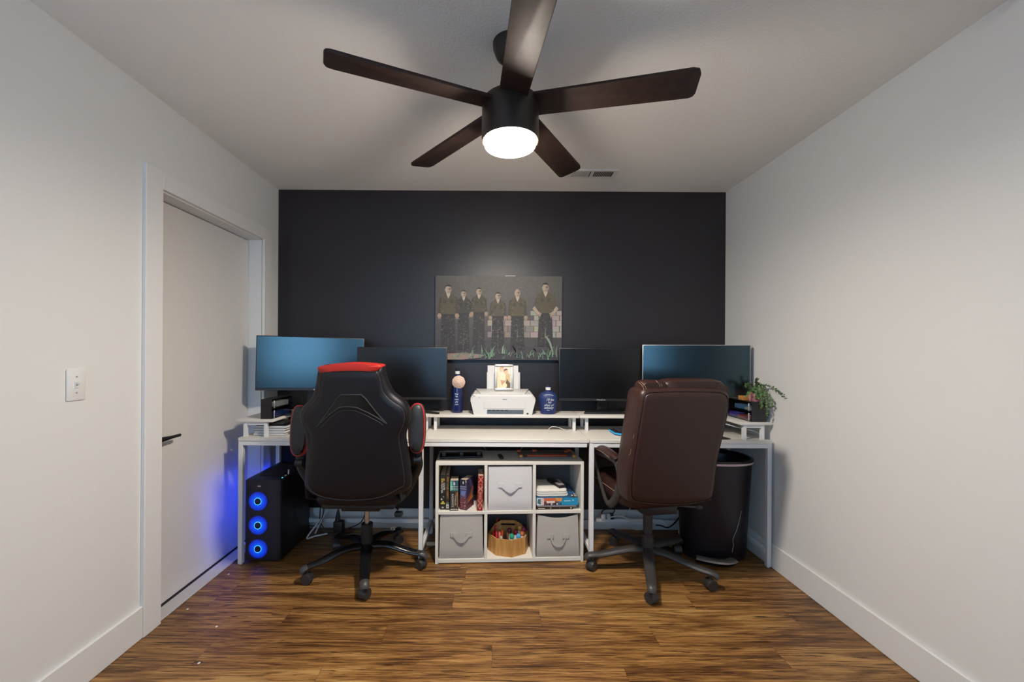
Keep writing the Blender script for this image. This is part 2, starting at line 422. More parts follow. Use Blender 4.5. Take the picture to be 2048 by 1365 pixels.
for a in (59, 131, 203, 275, 347):
    b = MB(); w0, w1, r0, r1 = .052, .061, .09, .655
    pts = [(r0, -w0, 0), (r1 - .03, -w1, 0), (r1 - .008, -w1 + .006, 0), (r1, -w1 + .026, 0), (r1, w1 - .02, 0), (r1 - .006, w1 - .006, 0), (r1 - .02, w1, 0), (r0, w0, 0)]
    b.prism([Vector(p) - Vector((0, 0, .0065)) for p in pts], (0, 0, .013), .004)
    b.xf(Matrix.Translation((FX, FY, 2.208)) @ Matrix.Rotation(math.radians(a), 4, 'Z') @ Matrix.Rotation(math.radians(-12), 4, 'X'))
    obj('blade', b, FANBL, fan)

# ================================================================= DESKS
DZ, DF, DB = .76, 2.425, 2.88              # table top height, front and back
def desk(name, label, x0, x1, legs, panels, bays):
    t = thing(name, label, 'desk', ((x0 + x1) / 2, DF, 0))
    for a, b in panels: obj('tabletop', MB().box((a + .0008, DF, DZ - .02), (b - .0008, DB, DZ), .0015, 1), DESKW, t)
    rail = .026
    for x in legs:
        for y in (DF + .003, DB - .003 - rail):
            lg = MB().box((x - rail / 2, y, .006), (x + rail / 2, y + rail, DZ - .0205), .0015, 1); lg.cyl((x, y + rail / 2, 0), (x, y + rail / 2, .008), .009, n=12)
            for zz in (.10, .135, .70): lg.cyl((x, y - .0012, zz), (x, y + .002, zz), .0035, n=8)
            obj('leg', lg, METW, t)
        for za, zb in ((.082, .106), (DZ - .046, DZ - .0205)): obj('side_rail', MB().box((x - .012, DF + .03, za), (x + .012, DB - .03, zb), .0015, 1), METW, t)
    for a, b in bays:
        obj('front_rail', MB().box((a, DF + .004, DZ - .047), (b, DF + .028, DZ - .0205), .0015, 1), METW, t)
        for za, zb in ((DZ - .047, DZ - .0205), (.078, .106)): obj('rear_rail', MB().box((a, DB - .028, za), (b, DB - .004, zb), .0015, 1), METW, t)
        c = (a + b) / 2
        for q in (-1, 1): obj('cross_brace', MB().cyl((c - q * .21, DB - .012 + q * .002, .72), (c + q * .21, DB - .012 + q * .002, .10), .0024, n=6), METW, t)
    return t
DX0, DXA, DXM, DX1 = -1.507, -.419, .585, 1.671
desk_l = desk('computer_desk', 'long white desk behind the black gaming chair and under the printer', DX0, DXM, [DX0 + .013, DXA], [(DX0, DXA), (DXA, DXM - .002)], [(DX0 + .026, DXA - .013), (DXA + .013, DXM - .015)])
desk_r = desk('computer_desk', 'shorter white desk at the right wall behind the brown chair', DXM, DX1, [DXM + .0135, DX1 - .013], [(DXM, DX1)], [(DXM + .027, DX1 - .026)])
RZ, RT = .866, .016
RF, RB = 2.66, 2.868
def riser(parent, poly, feet):
    obj('riser_shelf', MB().prism([(x, y, RZ - RT) for x, y in poly], (0, 0, RT), .0012), DESKW, parent)
    for (x, y), (x2, y2) in feet:
        g = MB(); w = .010
        for (p, q) in ((x, y), (x2, y2)): g.box((p - w, q - w, DZ + .0003), (p + w, q + w, RZ - RT - .0003), .001, 1)
        if abs(x - x2) > abs(y - y2): g.box((min(x, x2) + w, y - w * .8, RZ - RT - .018), (max(x, x2) - w, y + w * .8, RZ - RT - .0003))
        else: g.box((x - w * .8, min(y, y2) + w, RZ - RT - .018), (x + w * .8, max(y, y2) - w, RZ - RT - .0003))
        obj('riser_leg', g, METW, parent)
riser(desk_l, [(-1.530, 2.437), (-1.309, 2.437), (-1.309, RF), (-.409, RF), (-.409, RB), (-1.530, RB)], [((-1.478, 2.455), (-1.355, 2.455)), ((-1.43, 2.84), (-1.36, 2.84)), ((-.43, 2.70), (-.43, 2.84))])
riser(desk_l, [(-.407, RF), (.572, RF), (.572, RB), (-.407, RB)], [((-.371, 2.70), (-.371, 2.84)), ((.545, 2.70), (.545, 2.84))])
riser(desk_r, [(.576, RF), (1.487, RF), (1.487, 2.437), (1.672, 2.437), (1.672, RB), (.576, RB)], [((.628, 2.70), (.628, 2.84)), ((1.519, 2.455), (1.627, 2.455)), ((1.47, 2.84), (1.60, 2.84))])

# ================================================================= MONITORS
SCREEN = mat('matte_black_screen', (.0035, .0035, .0045), .22, spec=1.)
SCREEN.node_tree.nodes['Principled BSDF'].inputs['Specular Tint'].default_value = (.54, .83, .90, 1)      # tint added to make the window reflections bluer
SCREEN.node_tree.nodes['Principled BSDF'].inputs['IOR'].default_value = 1.62
SCREEN2 = mat('plain_black_screen', (.004, .0037, .0042), .3, spec=.55)
def monitor(label, c, rot, tilt, w, h, bez, base, frame_mat, screen_mat=SCREEN, chin=.018):
    """c: centre of the screen; local x right, y away, z up; stands on the riser"""
    t = thing('monitor', label, 'monitor', (c[0], c[1], RZ + .0005), rot, 'computer monitors on the desk shelves')
    zc = c[2] - RZ; R = Matrix.Translation((0, 0, zc)) @ Matrix.Rotation(tilt, 4, 'Y')
    cs = MB(); cs.box((-w / 2, 0, -h / 2), (w / 2, .022, h / 2), .003); cs.box((-w * .34, .022, -h * .36), (w * .34, .045, h * .3), .012)
    cs.xf(R); obj('housing', cs, frame_mat, t, local=True)
    s = MB().box((-w / 2 + bez, -.0012, -h / 2 + chin), (w / 2 - bez, .002, h / 2 - bez)); s.xf(R); obj('screen', s, screen_mat, t, local=True)
    if chin > .012:
        ch = MB().box((-w / 2 + .001, -.003, -h / 2 + .0005), (w / 2 - .001, .001, -h / 2 + chin - .001), .001, 1); ch.xf(R); obj('chin_bezel', ch, mat('dark_bezel', (.02, .02, .021), .4), t, local=True)
    obj('stand_neck', MB().box((-.035, .045, .012), (.035, .065, zc), .006), BLKPL, t, local=True)
    b = MB()
    if base == 'plate': b.prism([(-.15, -.06, 0), (.15, -.06, 0), (.09, .09, 0), (-.09, .09, 0)], (0, 0, .012), .003)
    else:
        for s_ in (-1, 1): b.tube(spl([(0, .075, .008), (s_ * .12, .03, .007), (s_ * .25, -.03, .006)], 6), [.016, .013], 10, flat=(1, .5), up=(0, 0, 1))
        b.box((-.05, .03, 0), (.05, .09, .014), .004)
    obj('stand_base', b, BLKPL, t, local=True)
    return t, R, zc
m1 = monitor('wide angled monitor with blue sheen in the left corner', P(623, 728, 2.68), math.radians(16), math.radians(1.0), .655, .352, .005, 'plate', BLKPL)
m2 = monitor('dark monitor between the blue-sheen corner monitor and the tall blue bottle', P(804, 747.5, 2.72), 0, 0, .600, .350, .004, 'feet', BLKPL, SCREEN2)
m3 = monitor('dark monitor directly right of the round blue bottle', P(1208, 750, 2.79), 0, 0, .617, .361, .005, 'plate', BLKPL, SCREEN2)
m4 = monitor('silver-framed monitor in the right corner behind the brown chair', P(1390, 741.5, 2.68), math.radians(-13), 0, .654, .336, .004, 'plate', SILVER, chin=.014)
pr = Print((0, -.0032, m3[2] - .361 / 2 + .0085), (1, 0, 0), (0, 0, 1), (0, -1, 0), 1, 1)
pr.text('Westinghouse', -.02, 0, .0105, srgb(215, 215, 215), 1); obj('maker_lettering', pr.mb, INK, m3[0], smooth=False, local=True, recalc=False)
pr = Print((0, -.0032, m1[2] - .352 / 2 + .008), (1, 0, 0), (0, 0, 1), (0, -1, 0), 1, 1)
pr.poly([(.012, -.005), (.024, -.005), (.028, .006), (.020, .002)], srgb(205, 225, 232), 1); obj('maker_mark', pr.mb, INK, m1[0], smooth=False, local=True, recalc=False)

# ================================================================= CANVAS PICTURE (a plain stand-in: six figures before a wall)
cx0, cx1 = P(870.5, 640, 2.925).x, P(1124, 640, 2.925).x; cz1, cz0 = P(997, 552.5, 2.925).z, P(997, 720.5, 2.925).z
cv = thing('canvas_print', 'large dark canvas print of six standing men on the black wall', 'picture', ((cx0 + cx1) / 2, YB, cz0))
obj('canvas_body', MB().box((cx0, 2.925, cz0), (cx1, YB - .0005, cz1), .003, 1), mat('black_canvas_edge', (.012, .012, .013), .7), cv)
ZX, ZY = 1655., 1090.
pr = Print((cx0, 2.925, cz1), (1, 0, 0), (0, 0, 1), (0, -1, 0), (cx1 - cx0) / ZX, (cz1 - cz0) / ZY)
def cp(x, y): return (x - 130, -(y - 150))
def ink(c): return srgb(*[min(255, v * 1.12 + 4) if max(c) < 150 else v * .92 for v in c])
def cpoly(pts, c, l): pr.poly([cp(*p) for p in pts], ink(c), l)
def coval(x, y, rx, ry, c, l): X, Y = cp(x, y); pr.oval(X, Y, rx, ry, ink(c), l)
rn = random.Random(3)
NX, NY = 60, 40                                                      # mottled brown-grey backdrop of the print, light gloss painted into its top centre
for i in range(NX):
    for j in range(NY):
        x0, x1 = 130 + ZX * i / NX, 130 + ZX * (i + 1) / NX; y0, y1 = 150 + ZY * j / NY, 150 + ZY * (j + 1) / NY
        k = .5 + .5 * math.cos((i / NX - .52) * 3.0); v = j / NY
        r = 52 + 42 * k * (1 - v) + rn.uniform(-3, 3); cpoly([(x0, y0), (x1, y0), (x1, y1), (x0, y1)], (r, r - 3, r - 8 + 10 * v), 0)
pr.step = 6e-6
rows = [(600, 658), (662, 722), (726, 796), (800, 872), (876, 945)]
for j, (y0, y1) in enumerate(rows):                                  # pale brickwork
    x = 815 + (45 if j % 2 else 0)
    while x < 1785:
        x1 = min(x + 108, 1785); bright = 1.0 if x > 1330 else .78 - .12 * (j > 2)
        if not (x < 1330 and j < 2): cpoly([(x, y0), (x1 - 5, y0), (x1 - 5, y1), (x, y1)], tuple(int(c * bright * rn.uniform(.93, 1.03)) for c in (168, 160, 152)), 1)
        x += 112
def figure(cx, hy, s, legs_y, hips=False, lean=0, shirt=(74, 68, 54), bald=False, hw=110):
    sk = (188, 168, 148); sh = hy + 72 * s; wy = sh + 250 * s; w = hw
    cpoly([(cx - w * .72, wy - 10), (cx + w * .72, wy - 10), (cx + w * .86, legs_y), (cx + w * .12, legs_y), (cx, wy + 140 * s), (cx - w * .12, legs_y), (cx - w * .86, legs_y)], (44, 43, 45), 3)
    cpoly([(cx - 30 * s, sh - 22), (cx + 30 * s, sh - 22), (cx + w * .92, sh + 28), (cx + w * .74, wy), (cx - w * .74, wy), (cx - w * .92, sh + 28)], shirt, 4)
    cpoly([(cx - 26 * s, sh - 30), (cx + 26 * s, sh - 30), (cx + 20 * s, sh + 4), (cx, sh + 46 * s), (cx - 20 * s, sh + 4)], (196, 182, 166), 5)
    for q in (-1, 1):
        if hips:
            cpoly([(cx + q * w * .80, sh + 22), (cx + q * w * 1.0, sh + 40), (cx + q * w * 1.45, sh + 190 * s), (cx + q * w * 1.2, sh + 205 * s)], (70, 64, 52), 5)
            cpoly([(cx + q * w * 1.45, sh + 185 * s), (cx + q * w * 1.2, sh + 150 * s), (cx + q * w * .72, wy - 28), (cx + q * w * .86, wy + 12)], (178, 158, 138), 6)
            for k in range(4): cpoly([(cx + q * w * (.86 - k * .05), wy - 34 + k * 13), (cx + q * w * (.42 + k * .06), wy - 8 + k * 20), (cx + q * w * (.46 + k * .06), wy + 2 + k * 20), (cx + q * w * (.86 - k * .05), wy - 22 + k * 13)], sk, 7)
        else:
            cpoly([(cx + q * w * .76, sh + 18), (cx + q * w * 1.02, sh + 46), (cx + q * w * 1.12, wy - 30), (cx + q * w * .86, wy + 6), (cx + q * w * .74, wy - 60)], tuple(int(c * .86) for c in shirt), 5)
            coval(cx + q * w * .98, wy + 6, 26 * s, 28 * s, (170, 148, 128), 6)
            for k in range(3): cpoly([(cx + q * w * .98 - 20 + k * 14, wy + 10), (cx + q * w * .98 - 10 + k * 14, wy + 10), (cx + q * w * .98 - 8 + k * 14, wy + 48 * s), (cx + q * w * .98 - 17 + k * 14, wy + 46 * s)], (160, 138, 118), 7)
    coval(cx - 2, hy + 4, 38 * s, 54 * s, sk, 8)
    cpoly([(cx + 6 * s, hy - 44 * s), (cx + 28 * s, hy - 30 * s), (cx + 36 * s, hy + 6), (cx + 22 * s, hy + 44 * s), (cx + 4 * s, hy + 56 * s), (cx + 9 * s, hy + 10 * s)], (132, 112, 96), 9)
    cpoly([(cx - 2 * s, hy + 2), (cx + 9 * s, hy + 22 * s), (cx - 5 * s, hy + 22 * s)], (160, 138, 118), 10)
    for q in (-1, 1): coval(cx - 2 + q * 38 * s, hy + 8, 6 * s, 13 * s, (150, 128, 110), 7)
    if not bald: cpoly([(cx - 41 * s, hy - 4), (cx - 36 * s, hy - 40 * s), (cx - 14 * s, hy - 56 * s), (cx + 14 * s, hy - 56 * s), (cx + 34 * s, hy - 40 * s), (cx + 38 * s, hy - 4), (cx + 28 * s, hy - 32 * s), (cx - 26 * s, hy - 34 * s)], (48, 42, 36), 10)
    for q in (-1, 1): cpoly([(cx + q * 8 * s - 9, hy - 8), (cx + q * 20 * s + 7, hy - 8), (cx + q * 20 * s + 5, hy + 3), (cx + q * 8 * s - 7, hy + 3)], (60, 50, 44), 10)
    cpoly([(cx - 15 * s, hy + 34 * s), (cx + 13 * s, hy + 34 * s), (cx + 10 * s, hy + 40 * s), (cx - 12 * s, hy + 40 * s)], (112, 82, 72), 10)
    cpoly([(cx - w * .74, wy - 14), (cx + w * .74, wy - 14), (cx + w * .74, wy + 6), (cx - w * .74, wy + 6)], (40, 38, 36), 5)
    for q in (-1, 1): cpoly([(cx + q * w * .18, sh + 60), (cx + q * w * .58, sh + 58), (cx + q * w * .56, sh + 110), (cx + q * w * .2, sh + 112)], tuple(int(c * .84) for c in shirt), 5)
    for _ in range(110):                                              # mottled trousers and sleeves
        if rn.random() < .72: x, y, c = cx + rn.uniform(-.7, .7) * w, rn.uniform(wy + 10, legs_y - 10), rn.choice([(66, 62, 56), (34, 33, 36), (84, 78, 70), (30, 30, 34)])
        else: x, y, c = cx + rn.choice((-1, 1)) * rn.uniform(.55, .9) * w, rn.uniform(sh + 40, wy - 30), rn.choice([(86, 80, 66), (58, 54, 45)])
        a, b = rn.uniform(5, 17), rn.uniform(4, 10); cpoly([(x - a, y), (x - a * .2, y - b), (x + a, y - b * .4), (x + a * .4, y + b)], c, 7)
figure(500, 380, .84, 1120, shirt=(52, 51, 48), hw=95)
figure(700, 350, .88, 1130, shirt=(64, 60, 50), hw=96)
figure(948, 408, .86, 1090, shirt=(70, 65, 54), hw=100)
figure(1203, 368, .98, 1110, shirt=(72, 66, 52), bald=True, hw=110)
figure(300, 325, 1.05, 1180, shirt=(70, 64, 50), hw=118)
figure(1567, 296, 1.08, 1060, hips=True, shirt=(72, 66, 50), hw=118)
cpoly([(290, 1160), (520, 1150), (790, 1175), (700, 1215), (480, 1238), (290, 1238)], (120, 104, 98), 11)
for _ in range(95):                                                  # grass blades along the bottom
    x = rn.uniform(300, 1770); y = rn.uniform(1150, 1236); hgt = rn.uniform(30, 130) * (1.0 if x > 600 else .5); bd = rn.uniform(-75, 75); w = rn.uniform(4, 10)
    c = rn.choice([(92, 122, 100), (126, 150, 132), (70, 96, 82), (150, 160, 140), (58, 82, 74)])
    cpoly([(x - w, y), (x + bd * .35 - w * .5, y - hgt * .65), (x + bd, y - hgt), (x + bd * .35 + w * .6, y - hgt * .6), (x + w, y)], c, 12 + rn.randint(0, 2))
cpoly([(1560, 930), (1585, 925), (1640, 1010), (1672, 1130), (1655, 1135), (1612, 1010)], (140, 156, 140), 15)
obj('printed_picture', pr.mb, print_mat('canvas_ink', .6), cv, smooth=False, recalc=False)
obj('hanging_tab', MB().box((P(1010, 552, 2.925).x, 2.928, cz1), (P(1031, 552, 2.925).x, 2.95, cz1 + .004)), PAPER, cv)

# ================================================================= PRINTER + PHOTO FRAME
px0, px1 = P(941, 800, 2.67).x, P(1071, 800, 2.67).x; pf, pb = 2.668, 2.862; pcx = (px0 + px1) / 2; hw = (px1 - px0) / 2
prn = thing('printer', 'white inkjet printer loaded with paper on the middle shelf', 'printer', (pcx, (pf + pb) / 2, RZ))
PRW = mat('off_white_plastic', (.64, .635, .62), .45)
zt = 1.0
body = MB()
def ringp(y, wt, wb, z0, z1, ch):
    return [Vector((pcx - wb, y, z0)), Vector((pcx + wb, y, z0)), Vector((pcx + wt, y, z1 - ch)), Vector((pcx + wt - ch * .8, y, z1)), Vector((pcx - wt + ch * .8, y, z1)), Vector((pcx - wt, y, z1 - ch))]
body.rings([ringp(pf, hw, hw - .024, RZ, zt - .012, .028), ringp(pf + .012, hw, hw - .02, RZ, zt, .024), ringp(pb - .03, hw, hw - .02, RZ, zt + .012, .03), ringp(pb, hw - .01, hw - .03, RZ, zt, .03)])
pbody = obj('body', body, PRW, prn, angle=25)
obj('scanner_lid', MB().prism([(pcx - hw + .065, pf + .01, zt - .002), (pcx + hw - .07, pf + .01, zt - .002), (pcx + hw - .03, pb - .02, zt + .013), (pcx - hw + .03, pb - .02, zt + .013)], (0, 0, .010), .003), PRW, prn)
sx0, sx1 = P(974, 823, pf).x, P(1047, 823, pf).x; sz0, sz1 = P(1000, 828.5, pf).z, P(1000, 820, pf).z
obj('output_slot', MB().box((sx0, pf - .0015, sz0), (sx1, pf + .004, sz1), .001, 1), mat('printer_slot_grey', (.10, .12, .14), .4), prn)
g = MB()
for k in range(5): g.box((sx0 + .006 + k * .028, pf - .003, sz1 - .007), (sx0 + .024 + k * .028, pf, sz1 - .001))
obj('slot_rollers', g, BLKPL, prn)
obj('front_flap', MB().box((P(968, 800, pf).x, pf - .003, P(1000, 818, pf).z), (P(1051, 800, pf).x, pf, P(1000, 801, pf).z), .0015, 1), PRW, prn)
obj('maker_mark', MB().box((P(1005, 799, pf).x, pf - .001, P(1000, 800, pf).z), (P(1014, 799, pf).x, pf + .001, P(1000, 799, pf).z)), DKGREY, prn)
obj('status_display', MB().box((P(1053, 827, pf).x, pf - .001, P(1055, 829.5, pf).z), (P(1057, 827, pf).x, pf + .001, P(1055, 826.5, pf).z)), DKGREY, prn)
for (a, b, c) in ((947, 793, 4), (957, 796, 3)): q = P(a, b, pf); obj('button', MB().box((q.x, pf - .001, q.z), (q.x + c * .003, pf + .001, q.z + .0022)), DKGREY, prn)
tilt = Matrix.Translation((pcx + .008, pb + .002, zt + .008)) @ Matrix.Rotation(math.radians(-8), 4, 'X')
obj('paper_tray', MB().box((-.118, .006, 0), (.118, .011, .13), .003, M=tilt), PRW, prn)
obj('paper_stack', MB().box((-.112, -.004, .002), (.104, .0055, .176), M=tilt), PAPER, prn)
# silver photo frame standing on the printer
fc = P(1008, 785, 2.742); fz = zt + .0185
fr = thing('photo_frame', 'small silver photo frame of a couple standing on the printer', 'picture frame', (fc.x, 2.742, fz))
FM = Matrix.Translation((fc.x, 2.742, fz + .0012)) @ Matrix.Rotation(math.radians(-9), 4, 'X'); fw, fh, ft = .063, .178, .017
f = MB()
for a, b in (((-fw, 0, 0), (fw, .012, ft)), ((-fw, 0, fh - ft), (fw, .012, fh)), ((-fw, 0, ft), (-fw + ft, .012, fh - ft)), ((fw - ft, 0, ft), (fw, .012, fh - ft))): f.box(a, b, .004, 2, FM)
obj('frame', f, mat('antique_silver', (.62, .58, .52), .35, .7), fr)
obj('stand_leg', MB().box((-.02, .013, .012), (.02, .016, .10), .001, 1, FM @ Matrix.Translation((0, .003, .0)) @ Matrix.Rotation(math.radians(-14), 4, 'X')), BLKPL, fr)
o_, r_, u_, n_ = FM @ Vector((-fw + ft, .006, ft)), FM.to_3x3() @ Vector((1, 0, 0)), FM.to_3x3() @ Vector((0, 0, 1)), FM.to_3x3() @ Vector((0, -1, 0))
pr = Print(o_, r_, u_, n_, (2 * fw - 2 * ft) / 250, (fh - 2 * ft) / 345)
pr.rect(0, 0, 250, 345, srgb(222, 214, 196), 0); pr.poly([(0, 0), (60, 0), (45, 180), (0, 270)], srgb(224, 205, 160), 1)
pr.poly([(140, 110), (160, 225), (195, 240), (235, 220), (240, 0), (130, 0)], srgb(205, 180, 135), 2); pr.poly([(150, 60), (180, 150), (225, 85), (240, 88), (240, 0), (130, 0)], srgb(92, 76, 66), 3)
pr.oval(160, 265, 36, 40, srgb(220, 180, 148), 4); pr.poly([(118, 262), (124, 300), (160, 318), (196, 302), (180, 292), (140, 284)], srgb(96, 70, 50), 5)
pr.poly([(35, 235), (75, 255), (140, 240), (150, 150), (140, 120), (60, 130)], srgb(232, 216, 190), 4); pr.oval(80, 300, 40, 42, srgb(226, 188, 160), 5); pr.poly([(40, 300), (55, 345), (115, 345), (122, 310), (95, 330), (60, 328)], srgb(190, 150, 100), 6)
pr.poly([(60, 130), (145, 118), (120, 60), (85, 40)], srgb(196, 150, 120), 5); pr.oval(140, 40, 40, 42, srgb(240, 218, 170), 6)
obj('photograph', pr.mb, INK, fr, smooth=False, recalc=False)

# ================================================================= BOTTLES
FANBL.node_tree.nodes['Principled BSDF'].inputs['Specular IOR Level'].default_value = .3
BLUEG = mat('blue_bottle_finish', (.010, .016, .085), .18, coat=.5)
b1 = P(914.5, 826, 2.775); b1.z = RZ
bt = thing('decorated_bottle', 'tall slim blue bottle with a paper flower beside the printer', 'bottle', b1)
obj('bottle_glass', MB().lathe(b1, [(0, .0005), (.036, .0005), (.0375, .004), (.0375, .012), (.037, .165), (.034, .185), (.022, .205), (.0135, .222), (.0125, .285), (0, .286)], 32), BLUEG, bt)
obj('cap', MB().lathe(b1, [(0, .2865), (.011, .2865), (.011, .302), (0, .303)], 20), BLKPL, bt)
obj('neck_band', MB().lathe(b1, [(.0128, .262), (.0158, .262), (.0158, .281), (.0128, .281)], 24), PAPER, bt)
fl = MB(); fcn = P(917, 765, 2.733)
for ring, (n_p, rad, sz, yo) in enumerate(((9, .030, .021, .004), (7, .020, .018, -.003), (5, .010, .013, -.009), (1, 0, .009, -.013))):
    for k in range(n_p):
        a = 2 * PI * k / n_p + ring * .4; M = Matrix.Translation(fcn + Vector((rad * math.cos(a), yo, rad * math.sin(a)))) @ Matrix.Rotation(-a, 4, 'Y') @ Matrix.Rotation(math.radians(28), 4, 'Z')
        t = bmesh.new(); bmesh.ops.create_uvsphere(t, u_segments=10, v_segments=6, radius=1); t.transform(M @ Matrix.Diagonal((sz * .8, .004, sz, 1))); fl.join(t)
obj('paper_flower', fl, mat('blush_paper', (.66, .47, .38), .8), bt)
pr = Print(b1 + Vector((0, -.0376, 0)), (1, 0, 0), (0, 0, 1), (0, -1, 0), 1, 1)
for k, zz in enumerate((.128, .112, .092, .076, .058)):
    pr.stroke([(-.014 + .003 * (k % 2) + i * .0035, zz + .0055 * math.sin(i * 2.1 + k)) for i in range(8 - (k % 2) * 2)], .0022, srgb(190, 200, 205), 2)
for v in pr.mb.bm.verts:
    dx = v.co.x - b1.x; v.co.y = b1.y - math.sqrt(max(.0378 ** 2 - dx * dx, 0)) - .0003
obj('script_lettering', pr.mb, INK, bt, smooth=False, recalc=False)

b2 = P(1096, 829, 2.735); b2.z = RZ
bt = thing('decorated_bottle', 'squat round-shouldered blue bottle with white script beside the printer', 'bottle', b2)
obj('bottle_glass', MB().lathe(b2, [(0, .0005), (.046, .0005), (.05, .006), (.053, .03), (.062, .085), (.0645, .105), (.061, .125), (.045, .143), (.022, .152), (.0145, .158), (.0135, .185), (0, .186)], 36, 1, .62), mat('navy_dimpled_finish', (.012, .03, .13), .32, bump=.9, bscale=170), bt)
obj('cap', MB().lathe(b2, [(0, .186), (.0105, .186), (.0095, .203), (0, .204)], 20), BLKPL, bt)
obj('neck_band', MB().lathe(b2, [(.0138, .160), (.0175, .160), (.0175, .178), (.0138, .178)], 24), PAPER, bt)
pr = Print(b2 + Vector((0, -.041, 0)), (1, 0, 0), (0, 0, 1), (0, -1, 0), 1, 1)
for body_, xx, zz, sz in (("I'll be", .008, .098, .0235), ('his', .004, .081, .0215), ('shot of', .0, .063, .0215), ('whisky', -.001, .044, .0225)):
    pr.text(body_, xx, zz, sz, srgb(225, 228, 232), 2, shear=.35)
pr.stroke([(-.03, .125), (-.012, .131), (.012, .131), (.03, .125)], .002, srgb(190, 205, 220), 2); pr.stroke([(-.012, .028), (.006, .027)], .002, srgb(225, 228, 232), 2)
PR2 = [(0, .052), (.03, .053), (.085, .062), (.105, .0645), (.125, .061), (.143, .045)]
for v in pr.mb.bm.verts:
    z = v.co.z - b2.z; r = .05
    for (za, ra), (zb, rb) in zip(PR2[:-1], PR2[1:]):
        if za <= z <= zb: r = ra + (rb - ra) * (z - za) / (zb - za)
    dx = v.co.x - b2.x; v.co.y = b2.y - .62 * math.sqrt(max(r * r - dx * dx, 0)) - .0012
obj('script_lettering', pr.mb, INK, bt, smooth=False, recalc=False)

# ================================================================= DESK-TOP SMALL THINGS
CLEAR = glass_mat('clear_plastic', (.80, .84, .88), .14)
def organizer(label, xa, xb, side, stuff):
    """side: +1 drawers open towards +x, -1 towards -x"""
    y0, y1, z0, z1 = 2.455, 2.70, RZ, .985
    t = thing('desk_organizer', label, 'organizer', ((xa + xb) / 2, (y0 + y1) / 2, RZ))
    sh = MB(); w = .003; z0 += .0005
    sh.box((xa, y0, z0), (xb, y0 + w, z1)); sh.box((xa, y1 - w, z0), (xb, y1, z1)); sh.box((xa, y0 + w, z1 - w), (xb, y1 - w, z1)); sh.box((xa, y0 + w, z0), (xb, y1 - w, z0 + w)); sh.box((xa, y0 + w, (z0 + z1) / 2 - .001), (xb, y1 - w, (z0 + z1) / 2 + .001))
    xc = xa if side > 0 else xb; sh.box((xc, y0 + w, z0 + w), (xc + w * side, y1 - w, z1 - w)); obj('case', sh, mat('black_acrylic', (.016, .015, .018), .28), t)
    xo = xb if side > 0 else xa
    for k in range(2):
        a = z0 + .006 + k * (z1 - z0) / 2; b = a + .046; d = MB(); out = .012 * side
        d.box((xo + out, y0 + .006, a), (xo + out - .002 * side, y1 - .006, b)); d.box((xo + out - .002 * side, y0 + .006, a), (xc + .006 * side, y1 - .006, a + .002)); d.box((xo + out - .002 * side, y0 + .006, a + .002), (xc + .006 * side, y0 + .008, b)); d.box((xo + out - .002 * side, y1 - .008, a + .002), (xc + .006 * side, y1 - .006, b))
        dr = obj('drawer', d, CLEAR, t); obj('drawer_edge', MB().box((xo + out - .0005 * side, y0 + .005, a), (xo + out + .003 * side, y0 + .012, b), .001, 1), SILVER, dr)
        for (yy, ln, r, c) in stuff[k]:
            it = tag(obj('desk_supply', MB().box((min(xo + out - .006 * side, xo - .05 * side), yy, a + .0022), (max(xo + out - .006 * side, xo - .05 * side), yy + ln, a + .0022 + r), .003), mat('supply_%d_%d_%d' % c, srgb(*c), .5)), *STUFFL[(side, k, c)])
STUFFL = {}
def sl(side, k, c, label): STUFFL[(side, k, c)] = (label, 'supply')
sl(1, 1, (200, 190, 175), 'pale bundle in the top clear drawer of the left black organizer'); sl(1, 0, (40, 60, 120), 'navy bundle in the bottom clear drawer of the left black organizer')
sl(-1, 1, (110, 150, 190), 'light blue bundle in the top clear drawer of the right black organizer'); sl(-1, 0, (90, 70, 190), 'purple bundle in the bottom clear drawer of the right black organizer'); sl(-1, 0, (190, 90, 90), 'reddish bundle in the bottom clear drawer of the right black organizer'); sl(-1, 1, (215, 205, 185), 'cream bundle in the top clear drawer of the right black organizer')
organizer('black drawer organizer on the left shelf end beside the door', -1.390, -1.325, 1, {1: [(2.50, .15, .03, (200, 190, 175))], 0: [(2.50, .16, .026, (40, 60, 120))]})
organizer('black drawer organizer under the trailing plant at the right wall', 1.565, 1.655, -1, {1: [(2.52, .10, .026, (110, 150, 190)), (2.467, .05, .018, (215, 205, 185))], 0: [(2.60, .08, .028, (90, 70, 190)), (2.50, .09, .02, (190, 90, 90))]})
# wooden box + plant on the right organizer
tag(obj('wooden_box', MB().box((1.568, 2.545, .9855), (1.632, 2.598, 1.012), .003), grain_mat('light_oak', srgb(176, 120, 62), srgb(205, 150, 86), (20, 6, 40), .55)), 'small honey wood box beside the pink plant pot', 'box')
pc = Vector((1.612, 2.503, .9855)); pl = thing('potted_plant', 'trailing green houseplant in a pink pot on the right organizer', 'plant', pc)
obj('pot', MB().lathe(pc, [(0, 0), (.026, 0), (.030, .004), (.038, .048), (.039, .052), (.036, .052), (.034, .044), (0, .043)], 28), mat('pink_ceramic', srgb(224, 150, 150), .45), pl)
LEAF = mat('green_leaf', srgb(104, 138, 82), .5, var=.35, vscale=60); LEAFD = mat('dark_green_leaf', srgb(70, 94, 60), .5, var=.3, vscale=60)
rl = random.Random(11)
def leaf(mb, c, size):
    M = Matrix.Translation(c) @ Matrix.Rotation(rl.uniform(0, 2 * PI), 4, 'Z') @ Matrix.Rotation(rl.uniform(-1.1, 1.1), 4, 'X') @ Matrix.Rotation(rl.uniform(-1.1, 1.1), 4, 'Y')
    t = bmesh.new(); bmesh.ops.create_icosphere(t, subdivisions=1, radius=1); t.transform(M @ Matrix.Diagonal((size, size * .62, size * .22, 1))); mb.join(t)
top = pc + Vector((0, 0, .047))
